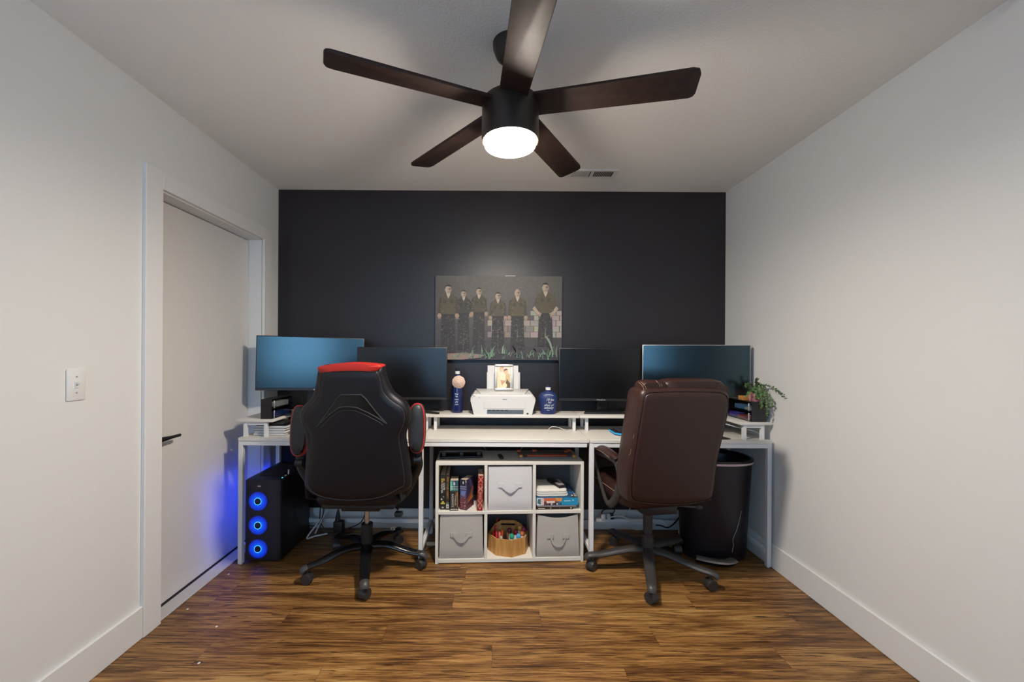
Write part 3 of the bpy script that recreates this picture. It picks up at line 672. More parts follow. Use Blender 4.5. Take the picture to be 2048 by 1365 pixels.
vines = [[(0, 0, 0), (-.02, -.02, .045), (-.055, -.03, .062), (-.07, -.035, .05)], [(0, 0, 0), (-.03, -.03, .02), (-.06, -.04, .01), (-.075, -.045, -.008)], [(0, 0, 0), (.005, -.01, .05), (.0, -.015, .08), (.004, -.015, .095)],
         [(0, 0, 0), (.02, -.02, .05), (.045, -.05, .055), (.056, -.12, .03), (.058, -.17, 0)], [(0, 0, 0), (.02, -.045, .01), (.018, -.085, -.05), (.02, -.088, -.12)], [(0, 0, 0), (.0, -.05, .01), (-.012, -.085, -.03), (-.02, -.088, -.075)],
         [(0, 0, 0), (.035, -.03, .01), (.05, -.085, -.03), (.05, -.088, -.07)], [(0, 0, 0), (-.015, -.02, .04), (-.03, -.04, .03), (-.02, -.055, -.005)], [(0, 0, 0), (.015, .01, .05), (.03, .0, .06), (.04, -.03, .045)],
         [(0, 0, 0), (-.012, -.035, .02), (-.018, -.046, -.005), (-.02, -.048, -.028)], [(0, 0, 0), (.004, -.035, .025), (.004, -.047, 0), (.002, -.05, -.022)], [(0, 0, 0), (-.02, .01, .03), (-.045, .0, .055), (-.06, -.01, .045)], [(0, 0, 0), (.01, -.02, .035), (.03, -.04, .03), (.036, -.055, .005)]]
for i, v in enumerate(vines):
    pts = spl([top + Vector(p) for p in v], 7); m_ = MB(); m_.tube(pts, .0011, 5)
    for k, p in enumerate(pts[2:]):
        for _ in range(3 if i != 3 else 2): leaf(m_, p + Vector((rl.uniform(-.007, .007), rl.uniform(-.007, .007), rl.uniform(-.006, .006))), rl.uniform(.0050, .0085))
    obj('trailing_stem', m_, LEAFD if i in (0, 2, 3) else LEAF, pl, smooth=True, angle=60)

# spiral notebooks stacked on the desk below the left riser
nb_proto = None
nz = DZ + .0006
NCOL = [(30, 30, 34), (34, 40, 58), (28, 28, 32), (30, 34, 48)]
NLAB = ['bottom spiral notebook of the stack under the left riser shelf', 'second spiral notebook from the bottom of the left stack', 'third spiral notebook up in the stack under the left riser', 'top spiral notebook under the black case on the left']
def notebook(x0, x1, y0, y1, z, h, c, label):
    t = thing('spiral_notebook', label, 'notebook', ((x0 + x1) / 2, (y0 + y1) / 2, z), 0, 'spiral notebooks stacked on the desk')
    obj('pages', MB().box((x0 + .002, y0 + .006, z + .0012), (x1 - .002, y1, z + h - .0012)), PAPER, t)
    obj('cover', MB().box((x0, y0 + .004, z), (x1, y1 + .002, z + .0011)).box((x0, y0 + .004, z + h - .0011), (x1, y1 + .002, z + h)), mat('notebook_cover_%d%d%d' % c, srgb(*c), .45), t)
    cl = MB(); n = 26
    for k in range(n):
        x = x0 + .006 + (x1 - x0 - .012) * k / (n - 1); cc = Vector((x, y0 + .006, z + h / 2))
        cl.tube([cc + Vector((.0006 * math.sin(a), -.006 * math.cos(a), h * .48 * math.sin(a))) for a in [2 * PI * q / 10 for q in range(10)]], .0011, 5, closed=True)
    obj('spiral_binding', cl, WHITEPL, t)
for k in range(4):
    dx = (.0, .006, .003, .008)[k]; notebook(-1.452 + dx, -1.262 + dx, 2.482, 2.62, nz, .0145, NCOL[k], NLAB[k]); nz += .0149
tag(obj('zip_case', MB().box((-1.44, 2.495, nz), (-1.275, 2.62, nz + .018), .008, 3), BLKPL), 'slim black case lying on the spiral notebook stack', 'case')
# keyboard, mouse pad, cables on the desk
kb = thing('keyboard', 'black gaming keyboard with glowing cyan edge behind the brown chair', 'keyboard', (1.0, 2.60, DZ))
kx0, kx1, ky0, ky1 = .775, 1.215, 2.535, 2.685
obj('case', MB().prism([(kx0, ky0 + .03, DZ + .0005), (kx0 + .03, ky0, DZ + .0005), (kx1 - .03, ky0, DZ + .0005), (kx1, ky0 + .03, DZ + .0005), (kx1, ky1, DZ + .0005), (kx0, ky1, DZ + .0005)], (0, 0, .019), .003), BLKPL, kb)
obj('light_strip', MB().tube([(kx0 - .0005, ky1 - .01, DZ + .011), (kx0 - .0005, ky0 + .03, DZ + .011), (kx0 + .03, ky0 - .0005, DZ + .011), (kx1 - .03, ky0 - .0005, DZ + .011), (kx1, ky0 + .03, DZ + .011)], .0048, 8), mat('cyan_led', (.02, .2, .3), .4, emit=(.0, .32, .75), estr=.24), kb)
g = MB()
for r in range(5):
    for k in range(20): g.box((kx0 + .022 + k * .0202, ky0 + .022 + r * .0235, DZ + .0195), (kx0 + .039 + k * .0202, ky0 + .041 + r * .0235, DZ + .0275), .002, 1)
obj('keys', g, mat('black_keys', (.02, .02, .035), .5), kb)
tag(obj('mouse_pad', MB().prism([(1.12, 2.45, DZ + .0004), (1.42, 2.45, DZ + .0004), (1.445, 2.462, DZ + .0004), (1.44, 2.50, DZ + .0004), (1.40, 2.60, DZ + .0004), (1.12, 2.60, DZ + .0004)], (0, 0, .004), .0012), mat('black_cloth', (.012, .011, .012), .8)), 'black mouse pad on the right desk beside the brown chair', 'mouse pad')
def cable(label, pts, r, m, name='cable', cat='cable', n=10, group=None, closed=False):
    return tag(obj(name, MB().tube(spl(pts, n), r, 7, closed=closed), m), label, cat, group)
WHC = mat('white_cable', (.68, .67, .66), .5); BKC = mat('black_cable', (.008, .008, .009), .5)
cable('thin white cable curling up on the middle of the desk', [(.40, 2.60, DZ + .002), (.375, 2.64, DZ + .002), (.375, 2.68, DZ + .012), (.40, 2.69, DZ + .028), (.44, 2.70, DZ + .022), (.50, 2.705, DZ + .003), (.56, 2.78, DZ + .002)], .0018, WHC)
cable('white cable draped below the right shelf end', [(1.46, 2.80, DZ + .05), (1.45, 2.62, DZ + .078), (1.53, 2.56, DZ + .058), (1.60, 2.50, DZ + .045), (1.632, 2.478, DZ + .025), (1.640, 2.48, DZ + .003)], .0028, WHC)
tag(obj('crumpled_paper', MB().ell((-1.235, 2.535, DZ + .0165), .018, .016, .0162, 9, 6), PAPER, smooth=False), 'crumpled white paper beside the spiral notebooks', 'paper')

# ================================================================= CUBE SHELF (turned a little)
SW, SH_, SD, ST = .902, .612, .29, .018
SA = math.radians(2.6)
s0 = P(870, 1129, 2.452); S0 = Vector((s0.x, 2.452, 0)); SM = Matrix.Translation(S0) @ Matrix.Rotation(SA, 4, 'Z')   # local: x along the front, y back, z up
def S(x, y, z): return SM @ Vector((x, y, z))
shelf = thing('cube_shelf', 'white six-cube storage shelf under the middle of the desk', 'shelf', S(SW / 2, 0, 0))
obj('side_panel', MB().box((0, 0, 0), (ST, SD, SH_), .001, 1, SM), SHELFW, shelf); obj('side_panel', MB().box((SW - ST, 0, 0), (SW, SD, SH_), .001, 1, SM), SHELFW, shelf)
for z in (.006, SH_ / 2 - ST / 2, SH_ - ST): obj('shelf_board', MB().box((ST, 0, z), (SW - ST, SD, z + ST + (.004 if z < .1 else 0)), .001, 1, SM), SHELFW, shelf)
CW = (SW - 4 * ST) / 3
for k in (1, 2):
    x = k * (CW + ST); obj('divider', MB().box((x, .001, .006 + ST + .004), (x + ST, SD, SH_ / 2 - ST / 2), .0008, 1, SM).box((x, .001, SH_ / 2 + ST / 2), (x + ST, SD, SH_ - ST), .0008, 1, SM), SHELFW, shelf)
obj('back_panel', MB().box((0, SD, .01), (SW, SD + .004, SH_ - .004), 0, 1, SM), mat('dark_back_board', (.10, .09, .09), .7), shelf)
ZLO, ZHI = .006 + ST + .004, SH_ / 2 + ST / 2       # floors of the lower and upper cubes
def cubex(k): return ST + k * (CW + ST)
# fabric bins
def bin_(label, k, z0, h, m, sag, handle, lean=0., yo=.006):
    x0 = cubex(k) + .006; w = CW - .012; d = .27
    c = S(x0 + w / 2, yo + d / 2, z0); t = thing('fabric_bin', label, 'storage bin', c, 0, 'fabric cube bins in the white shelf')
    b = MB(); n = 15; rs = []
    for zf in (0, .03, .25, .5, .75, .97, 1.0):
        ring = []; ins = .0 if zf > .02 else .004
        def zz(u): return z0 + .0008 + h * zf - (sag * (zf ** 3) * math.sin(PI * u) if sag else 0)
        bulge = .0035 * math.sin(PI * zf)
        for i in range(n): u = i / (n - 1); ring.append(S(x0 + ins + (w - 2 * ins) * u + lean * zf * (.5 - u), yo + ins - bulge * math.sin(PI * u) + .004 * zf, zz(u)))
        for i in range(1, 5): u = i / 5; ring.append(S(x0 + w - ins - lean * .5 * zf, yo + d * u, z0 + .0008 + h * zf))
        for i in range(n): u = 1 - i / (n - 1); ring.append(S(x0 + ins + (w - 2 * ins) * u + lean * zf * (.5 - u), yo + d - ins, z0 + .0008 + h * zf))
        for i in range(1, 5): u = 1 - i / 5; ring.append(S(x0 + ins + lean * .5 * zf, yo + d * u, z0 + .0008 + h * zf))
        rs.append(ring)
    ctr = sum(rs[-1], Vector()) / len(rs[-1]); rs.append([ctr + (p - ctr) * .975 - Vector((0, 0, .002)) for p in rs[-1]]); rs.append([ctr + (p - ctr) * .965 - Vector((0, 0, h * .5)) for p in rs[-2]])
    b.rings(rs); obj('bin_body', b, m, t)
    hz = z0 + h * handle[0]; hwid = handle[1]; cxm = x0 + w / 2
    hp = [S(cxm + q * hwid, yo - .008 - .006 * (1 - q * q), hz - handle[2] * (1 - abs(q) ** handle[3])) for q in [i / 8 - 1 for i in range(17)]]
    hd = MB(); hd.tube(hp, .011, 8, flat=(.18, 1), up=(0, -1, 0)) if False else None
    rr = [[p + Vector((0, -.001, .012)), p + Vector((0, -.001, -.012)), p + Vector((0, .001, -.012)), p + Vector((0, .001, .012))] for p in hp]
    hd = MB().rings(rr)
    for q in (-1, 1): hd.box((cxm + q * hwid - .02, yo - .007, hz - .014), (cxm + q * hwid + .02, yo - .0035, hz + .014), .001, 1, SM)
    obj('handle', hd, m, t); return t
FABW = mat('white_fabric', (.66, .65, .66), .85, bump=.3, bscale=700); FABG = mat('grey_fabric', (.47, .445, .40), .9, bump=.35, bscale=700, var=.08, vscale=300)
bin_('white fabric bin with strap handle in the upper middle cube', 1, ZHI, .268, FABW, 0, (.58, .052, .034, 1.3))
bin_('grey fabric bin in the lower left cube below the books', 0, ZLO, .262, FABG, -.004, (.56, .046, .034, 2.2), .01)
bin_('grey fabric bin with a sagging rim in the lower right cube', 2, ZLO, .258, FABG, .02, (.50, .048, .05, 3.), .018)

# books in the upper left cube
def book(label, x, y, w, d, h, spine, yaw=0., lean=0., arts=None, pages=(196, 182, 160), cat='book'):
    c = S(x, y, ZHI); t = thing('book', label, cat, c + Vector((0, 0, .0006 + w * math.sin(lean))), SA + yaw, 'books standing in the upper left cube'); t.rotation_euler = (0, lean, SA + yaw)
    cm = mat('cover_%d_%d_%d' % spine, srgb(*spine), .4)
    cv_ = MB(); cv_.box((0, 0, 0), (.0018, d, h)); cv_.box((w - .0018, 0, 0), (w, d, h)); cv_.box((.0018, 0, 0), (w - .0018, .0018, h))
    obj('cover', cv_, cm, t, local=True); obj('page_block', MB().box((.0019, .0019, .002), (w - .0019, d - .003, h - .003)), mat('book_pages', srgb(*pages), .8), t, local=True)
    pr = Print((0, 0, 0), (1, 0, 0), (0, 0, 1), (0, -1, 0), w, h)
    if arts: arts(pr)
    obj('spine_print', pr.mb, INK, t, smooth=False, local=True, recalc=False)
    return t
def vtext(p, body, x, y, size, c, sq=1.): p.text(body, 0, 0, size, srgb(*c), 3)
def rot_text(p, body, x, y, size, c, w, h, sq=1.):
    # text running down the spine, sizes in metres
    n = Print(p.o, p.r, p.u, p.n, 1, 1); n.mb = p.mb; n.text(body, x * w, y * h, size, srgb(*c), 4, rot=-PI / 2, squeeze=sq)
def flat_text(p, body, x, y, size, c, w, h, sq=1.):
    n = Print(p.o, p.r, p.u, p.n, 1, 1); n.mb = p.mb; n.text(body, x * w, y * h, size, srgb(*c), 4, squeeze=sq)
def art_gm(p):
    w, h = .032, .212
    p.rect(.1, .985, .9, .8, srgb(40, 38, 36), 1)
    for k in range(4): p.rect(.18 + .18 * k, .90 - .01 * (k % 2), .30 + .18 * k, .83, srgb(196, 160, 60), 2)
    p.rect(.2, .78, .55, .82, srgb(190, 150, 60), 2)
    rot_text(p, 'GAME', .72, .665, .017, (226, 222, 212), w, h); rot_text(p, 'MASTER', .30, .615, .0165, (226, 222, 212), w, h)
    p.oval(.62, .37, .14, .022, srgb(150, 158, 150), 2); p.oval(.62, .37, .07, .011, srgb(60, 66, 60), 3); p.oval(.28, .30, .17, .026, srgb(206, 200, 170), 2)
    p.rect(.1, .16, .9, .20, srgb(196, 178, 60), 2); p.rect(.35, .20, .7, .24, srgb(196, 178, 60), 2); p.rect(.32, .05, .68, .08, srgb(180, 178, 172), 2); p.rect(.42, .035, .6, .05, srgb(160, 158, 152), 2)
book('black book titled game master, leftmost in the upper left cube', cubex(0) + .008, .032, .032, .21, .212, (38, 36, 34), arts=art_gm)
def art_ph(p):
    rr = random.Random(5)
    for k in range(18):
        y = .93 - k * .035; p.rect(.2 + rr.uniform(0, .15), y, .7 + rr.uniform(0, .15), y - .024, srgb(*((150, 110, 60) if k % 6 < 4 else (116, 90, 62))), 2)
    p.oval(.5, .17, .4, .05, srgb(96, 120, 80), 1); p.rect(.15, .04, .85, .15, srgb(196, 200, 190), 2); p.oval(.5, .09, .16, .022, srgb(40, 50, 46), 3)
book('thin dark book with bronze lettering right of the leftmost black book', cubex(0) + .0415, .030, .0225, .21, .214, (52, 42, 32), arts=art_ph)
def art_teal(p):
    w, h = .050, .182
    p.rect(.02, .66, .98, .99, srgb(58, 120, 112), 1); p.poly([(.5, .99), (.98, .99), (.98, .70), (.6, .75)], srgb(54, 76, 96), 2); p.poly([(.02, .66), (.3, .70), (.2, .99), (.02, .99)], srgb(116, 190, 168), 2)
    p.rect(.02, .10, .98, .66, srgb(48, 44, 40), 1); p.poly([(.7, .60), (.98, .64), (.98, .12), (.82, .12), (.86, .4)], srgb(150, 92, 52), 2); p.poly([(.3, .35), (.7, .40), (.7, .15), (.35, .14)], srgb(90, 78, 62), 2)
    p.oval(.5, .90, .09, .055, srgb(214, 220, 216), 3); flat_text(p, 'BRANDON', .5, .795, .0088, (226, 228, 222), w, h, 1.0); flat_text(p, 'SANDERSON', .5, .725, .0086, (226, 228, 222), w, h, .92)
    rot_text(p, 'WORDS OF', .66, .36, .012, (206, 200, 188), w, h); rot_text(p, 'RADIANCE', .30, .34, .0165, (214, 208, 196), w, h)
    p.rect(.06, .03, .94, .055, srgb(196, 190, 180), 2); p.rect(.1, .07, .9, .085, srgb(140, 110, 84), 2)
book('thick teal-topped paperback, third book from the left', cubex(0) + .069, .012, .050, .105, .182, (44, 44, 44), arts=art_teal)
def art_purple(p):
    w, h = .046, .184
    p.rect(.02, .02, .98, .98, srgb(78, 78, 118), 1); p.poly([(.02, .35), (.98, .45), (.98, .02), (.02, .02)], srgb(112, 58, 66), 2); p.rect(.1, .80, .78, .98, srgb(34, 32, 36), 2); p.poly([(.8, .98), (.98, .98), (.98, .9), (.86, .92)], srgb(216, 196, 150), 3); p.oval(.5, .90, .1, .05, srgb(206, 206, 212), 3)
    flat_text(p, 'BRANDON', .5, .765, .0085, (220, 220, 226), w, h, 1.0); flat_text(p, 'SANDERSON', .5, .695, .0085, (206, 210, 226), w, h, .9)
    p.poly([(.2, .62), (.9, .65), (.8, .5), (.15, .48)], srgb(116, 130, 186), 2)
    rr = random.Random(9)
    for k in range(26): x, y = rr.uniform(.1, .85), rr.uniform(.06, .5); p.rect(x, y, x + .14, y + .02, srgb(*rr.choice([(190, 150, 150), (150, 96, 96), (96, 62, 90), (206, 180, 176)])), 3)
    # front board, facing right, printed with a glowing orange figure
    q = Print((w, 0, 0), (0, 1, 0), (0, 0, 1), (1, 0, 0), .10, h); q.mb = p.mb; q.sx, q.sy = .10, h
    q.rect(.02, .02, .98, .98, srgb(62, 54, 92), 1); q.poly([(.02, .2), (.5, .3), (.98, .62), (.98, .9), (.5, .5), (.02, .36)], srgb(150, 86, 66), 2); q.poly([(.1, .22), (.55, .36), (.85, .60), (.75, .40), (.95, .30), (.6, .26)], srgb(214, 130, 54), 3); q.poly([(.02, .02), (.98, .02), (.98, .22), (.02, .16)], srgb(96, 30, 46), 2); q.poly([(.3, .98), (.98, .98), (.98, .66), (.5, .7)], srgb(82, 74, 118), 2)
book('thick purple paperback with orange cover art, second book from the right', cubex(0) + .127, .034, .046, .105, .184, (60, 52, 84), yaw=math.radians(-25), arts=art_purple)
def art_red(p):
    c = srgb(204, 150, 132)
    for a, b in (((.1, .97), (.9, .8)), ((.9, .97), (.1, .8)), ((.1, .68), (.9, .56)), ((.9, .68), (.1, .56)), ((.1, .3), (.9, .14)), ((.9, .3), (.1, .14)), ((.1, .16), (.5, .05)), ((.9, .16), (.5, .05))): p.stroke([a, b], .035, c, 2)
    for y in (.99, .76, .68, .54, .52, .33, .31, .15): p.rect(.06, y, .94, y - .007, c, 2)
    for k in range(6): p.rect(.25 + .02 * (k % 2), .51 - k * .03, .75, .495 - k * .03, c, 2)
    p.rect(.2, .76, .26, .56, c, 2); p.rect(.74, .76, .8, .56, c, 2); p.poly([(.4, .05), (.6, .05), (.5, .085)], srgb(226, 200, 180), 3)
book('red hardcover with pale line pattern, rightmost book', cubex(0) + .232, .006, .034, .16, .213, (142, 34, 28), lean=math.radians(1.6), arts=art_red)

# upper right cube: box, thin book, folded shirts, remote
x2 = cubex(2)
def flatbox(name, label, cat, x0, x1, y0, y1, z0, z1, m, arts=None, topart=None, yaw=0., bev=.001, group=None):
    c = S((x0 + x1) / 2, (y0 + y1) / 2, z0); t = thing(name, label, cat, c, SA + yaw, group); w, d, h = x1 - x0, y1 - y0, z1 - z0
    obj('body', MB().box((-w / 2, -d / 2, .0004), (w / 2, d / 2, h), bev, 1), m, t, local=True)
    if arts: pr = Print((-w / 2, -d / 2, 0), (1, 0, 0), (0, 0, 1), (0, -1, 0), w, h); arts(pr); obj('edge_print', pr.mb, INK, t, smooth=False, local=True, recalc=False)
    if topart: pr = Print((-w / 2, -d / 2, h), (1, 0, 0), (0, 1, 0), (0, 0, 1), w, d); topart(pr); obj('top_print', pr.mb, INK, t, smooth=False, local=True, recalc=False)
    return t
def art_thin(p):
    p.rect(.06, .3, .24, .6, srgb(196, 190, 176), 1)
    for x, c in ((.38, (190, 150, 90)), (.62, (120, 60, 50)), (.93, (214, 210, 190))): p.rect(x, .3, x + .03, .75, srgb(*c), 1)
zt_ = ZHI + .0005
flatbox('book', 'thin black book lying at the bottom of the upper right cube', 'book', x2 + .004, x2 + .232, .014, .20, zt_, zt_ + .017, mat('dark_brown_cover', srgb(44, 36, 30), .45), art_thin)
flatbox('magazine', 'grey-white magazine between the thin black book and the colourful game box', 'magazine', x2 + .012, x2 + .25, .012, .22, zt_ + .0175, zt_ + .026, mat('grey_pages', srgb(170, 166, 172), .6))
def art_game(p):
    p.rect(0, .02, .16, .98, srgb(206, 214, 222), 1); p.poly([(.02, .3), (.10, .1), (.10, .85), (.03, .8)], srgb(60, 110, 110), 2); p.rect(.11, .05, .18, .9, srgb(216, 190, 196), 2)
    p.rect(.18, .5, .60, .96, srgb(206, 104, 62), 1); p.rect(.18, .04, .52, .5, srgb(96, 62, 60), 1); p.poly([(.44, .96), (.62, .96), (.60, .5), (.5, .55)], srgb(220, 150, 70), 2)
    p.poly([(.54, .02), (1, .02), (1, .98), (.66, .98)], srgb(32, 142, 186), 2); p.rect(.24, .34, .44, .56, srgb(226, 216, 204), 3); p.rect(.25, .24, .40, .34, srgb(196, 150, 140), 3)
    for k in range(7): p.rect(.30 + k * .045, .06, .33 + k * .045, .3, srgb(*[(40, 42, 56), (206, 206, 206), (60, 84, 120)][k % 3]), 3)
    p.rect(.66, .52, .82, .62, srgb(196, 226, 236), 3); p.rect(.86, .62, .90, .7, srgb(206, 236, 240), 3)
def top_game(p):
    p.rect(0, 0, 1, 1, srgb(40, 90, 130), 0); rr = random.Random(2)
    for k in range(60): x, y = rr.random() * .95, rr.random() * .95; p.rect(x, y, x + .05, y + .05, srgb(*rr.choice([(36, 60, 96), (70, 130, 170), (150, 60, 70), (206, 206, 206), (30, 32, 40)])), 1)
    p.rect(.84, .02, 1, .24, srgb(26, 28, 32), 2); n = Print(p.o, p.r, p.u, p.n, 1, 1); n.mb = p.mb; n.text('35', .92 * p.sx, .13 * p.sy, .042, srgb(230, 230, 230), 3, rot=-.12)
flatbox('board_game', 'colourful blue and orange game box numbered 35 in the upper right cube', 'board game', x2 + .006, x2 + .262, .010, .27, zt_ + .0265, zt_ + .074, mat('game_box_card', srgb(50, 120, 160), .4), art_game, top_game)
sh = MB(); z0 = zt_ + .0758
for k in range(3):
    sh.pillow([S(x2 + .006 + (.202 - .004 * k) * (.5 + .5 * u), .135 + .112 * v, z0 + k * .013) for u, v in [(math.copysign(abs(math.cos(a)) ** .22, math.cos(a)), math.copysign(abs(math.sin(a)) ** .22, math.sin(a))) for a in [2 * PI * i / 40 for i in range(40)]]],
              [(.6, .0), (.97, .0), (1., .003), (1., .010), (.97, .0128), (.6, .0135 + .002 * k)], (0, 0, 1))
tag(obj('folded_cloth', sh, mat('white_cotton', (.70, .68, .62), .9, bump=.4, bscale=60)), 'folded white cloth on the game box in the upper right cube', 'cloth')
rc = thing('remote_control', 'black handset with grey keys on the folded cloth', 'remote', S(x2 + .145, .13, z0 + .0435), SA + math.radians(20))
obj('case', MB().prism([(-.024, -.085, 0), (.024, -.085, 0), (.026, .05, 0), (.02, .078, 0), (0, .088, 0), (-.02, .078, 0), (-.026, .05, 0)], (0, 0, .016), .004), mat('dark_plum_plastic', (.018, .012, .014), .4), rc, local=True)
g = MB()
for r in range(5):
    for k in range(4): g.box((-.020 + k * .0105, -.078 + r * .0125, .0155), (-.012 + k * .0105, -.069 + r * .0125, .0185), .001, 1)
obj('keypad', g, mat('grey_keys', (.35, .32, .31), .5), rc, local=True)

# lower middle cube: octagonal wooden caddy with markers
kx = cubex(1) + CW / 2; kc = S(kx, .128, ZLO + .0006); cd = thing('pen_caddy', 'octagonal light wood caddy holding coloured markers in the shelf', 'caddy', kc)
WOODY = grain_mat('bamboo_wood', srgb(178, 126, 66), srgb(206, 156, 92), (60, 60, 5), .5)
def octo(r, z, rot=PI / 8 * .35): return [kc + Vector((1.08 * r * math.cos(2 * PI * i / 8 + rot), r * math.sin(2 * PI * i / 8 + rot) * .98, z)) for i in range(8)]
OR = .122
obj('base', MB().rings([octo(OR, .0), octo(OR, .006)]), WOODY, cd)
obj('side_wall', MB().rings([octo(OR - .002, .006), octo(OR - .002, .102), octo(OR - .010, .102), octo(OR - .010, .0065)], cap=False, closed=True), WOODY, cd, angle=20)
hb = MB(); HP = [(-.112, .007), (.112, .007), (.112, .105), (.085, .145), (.045, .168), (-.045, .168), (-.085, .145), (-.112, .105)]
SL = [(.045, .135), (.048, .142), (.045, .149), (-.045, .149), (-.048, .142), (-.045, .135)]
def hv(x, z, y): return kc + Vector((x, y + .02, z))
vo = {}; bmv = hb.bm
for y in (0, .007):
    for nm, L_ in (('o', HP), ('i', SL)):
        for i, (x, z) in enumerate(L_): vo[(nm, i, y)] = bmv.verts.new(hv(x, z, y))
def hq(*k): bmv.faces.new([vo[a] for a in k])
for y in (0, .007):                                                  # board split around the grip slot
    hq(('o', 0, y), ('o', 1, y), ('o', 2, y), ('i', 0, y), ('i', 5, y), ('o', 7, y)); hq(('o', 2, y), ('o', 3, y), ('o', 4, y), ('i', 2, y), ('i', 1, y), ('i', 0, y))
    hq(('o', 4, y), ('o', 5, y), ('i', 3, y), ('i', 2, y)); hq(('o', 5, y), ('o', 6, y), ('o', 7, y), ('i', 5, y), ('i', 4, y), ('i', 3, y))
for nm, n in (('o', 8), ('i', 6)):
    for i in range(n): j = (i + 1) % n; hq((nm, i, 0), (nm, j, 0), (nm, j, .007), (nm, i, .007))
obj('handle_board', hb, WOODY, cd, smooth=False)
MK = [(-.012 + .032, -.068, 'green', (44, 160, 120), 'round', .108), (.062, -.066, 'sky blue', (78, 166, 214), 'round', .108), (.085, -.036, 'orange', (222, 120, 60), 'round', .114), (.072, -.012, 'mustard yellow', (196, 150, 60), 'round', .136), (.097, -.004, 'magenta', (170, 40, 96), 'round', .122), (.046, -.026, 'crimson', (170, 26, 50), 'round', .116), (.006, -.02, 'plum', (96, 40, 64), 'round', .122),
      (-.074, -.052, 'rose red', (206, 56, 76), 'pen', .124), (-.092, -.036, 'scarlet', (190, 30, 34), 'pen', .118), (-.056, -.062, 'salmon', (226, 124, 100), 'pen', .122), (-.040, -.052, 'burnt orange', (196, 84, 44), 'pen', .134), (-.082, .0, 'pink', (206, 60, 96), 'pen', .138), (-.070, .040, 'deep red', (172, 34, 30), 'pen', .166), (-.024, -.076, 'black', (24, 22, 26), 'pen', .112), (-.046, -.080, 'pale mint', (190, 214, 190), 'pen', .105), (-.006, -.050, 'brown', (120, 76, 50), 'pen', .114), (-.036, .05, 'dark olive', (60, 52, 30), 'pen', .152)]
for (mx, my, cname, c, kind, hgt) in MK:
    q = kc + Vector((mx, my, .0068)); cm = mat('marker_' + cname.replace(' ', '_'), srgb(*c), .35)
    if kind == 'round':
        t = thing('dot_marker', 'chunky marker with a round %s top in the wooden caddy' % cname, 'marker', q, 0, 'round-topped markers in the caddy')
        obj('barrel', MB().lathe(q, [(0, 0), (.0145, 0), (.0148, hgt - .032), (.012, hgt - .024), (0, hgt - .024)], 18), WHITEPL, t)
        obj('cap', MB().lathe(q, [(.0, hgt - .023), (.0115, hgt - .023), (.0142, hgt - .014), (.0138, hgt - .003), (.009, hgt + .005), (0, hgt + .007)], 18), cm, t)
    else:
        t = thing('felt_pen', 'slim %s pen standing in the wooden caddy' % cname, 'pen', q, 0, 'slim pens in the caddy')
        obj('barrel', MB().cyl(q, q + Vector((0, 0, hgt - .04)), .0062, n=10), cm, t); obj('cap', MB().lathe(q, [(.0, hgt - .039), (.0072, hgt - .039), (.0074, hgt - .008), (.005, hgt), (0, hgt)], 10), cm, t)
tag(obj('loose_paper', MB().box((cubex(1) + .15, .03, ZLO + .0003), (cubex(1) + CW - .004, .2, ZLO + .0006), 0, 1, SM), PAPER), 'white sheet under the wooden pen caddy', 'paper') if False else None

# on top of the cube shelf
ZT = SH_ + .0005
hp = thing('hole_punch', 'long black three-hole punch on top of the white shelf', 'hole punch', S(.15, .14, ZT), SA + math.radians(3))
obj('base', MB().box((-.135, -.055, 0), (.135, .05, .012), .003), BLKPL, hp, local=True)
obj('lever_bar', MB().box((-.137, -.03, .034), (.137, -.006, .044), .003).box((-.135, -.006, .036), (.135, .045, .040), .002), mat('gunmetal', (.10, .09, .085), .4, .6), hp, local=True)
for x in (-.11, 0, .11): obj('punch_head', MB().box((x - .012, -.034, .012), (x + .012, .0, .034), .002).cyl((x, -.018, .0), (x, -.018, .034), .006), DKGREY, hp, local=True)
tag(obj('small_remote', MB().box((-.014, -.045, 0), (.014, .04, .014), .005, 2, SM @ Matrix.Translation((.398, .105, ZT)) @ Matrix.Rotation(math.radians(6), 4, 'Z')), BLKPL), 'small black remote on top of the shelf beside the paper trimmer', 'remote')
tr = thing('paper_trimmer', 'grey paper trimmer with orange rail on the white shelf', 'paper trimmer', S(.69, .14, ZT), SA)
obj('bed', MB().box((-.175, -.075, .0), (.175, .085, .010), .002), mat('grey_trimmer_bed', (.22, .205, .20), .5), tr, local=True)
ORG = mat('orange_plastic', srgb(220, 98, 44), .4); YEL = mat('amber_plastic', srgb(214, 150, 60), .4)
obj('cutting_rail', MB().box((-.125, -.068, .012), (.125, -.044, .020), .003, 2), ORG, tr, local=True)
for x, y in ((-.165, -.058), (.17, -.062)): obj('end_cap', MB().box((x - .012, y - .014, .0), (x + .012, y + .014, .024), .006), YEL, tr, local=True)
for x, y in ((-.165, .07), (-.06, .075), (.145, .055), (.168, .075)): obj('rail_clip', MB().box((x - .014, y - .01, .010), (x + .014, y + .012, .022), .003), ORG, tr, local=True)
obj('ruler_marks', MB().box((-.12, -.04, .010), (.12, -.038, .0106)).box((-.13, .0, .010), (.13, .0015, .0106)), mat('ruler_ink', (.45, .30, .24), .6), tr, local=True)

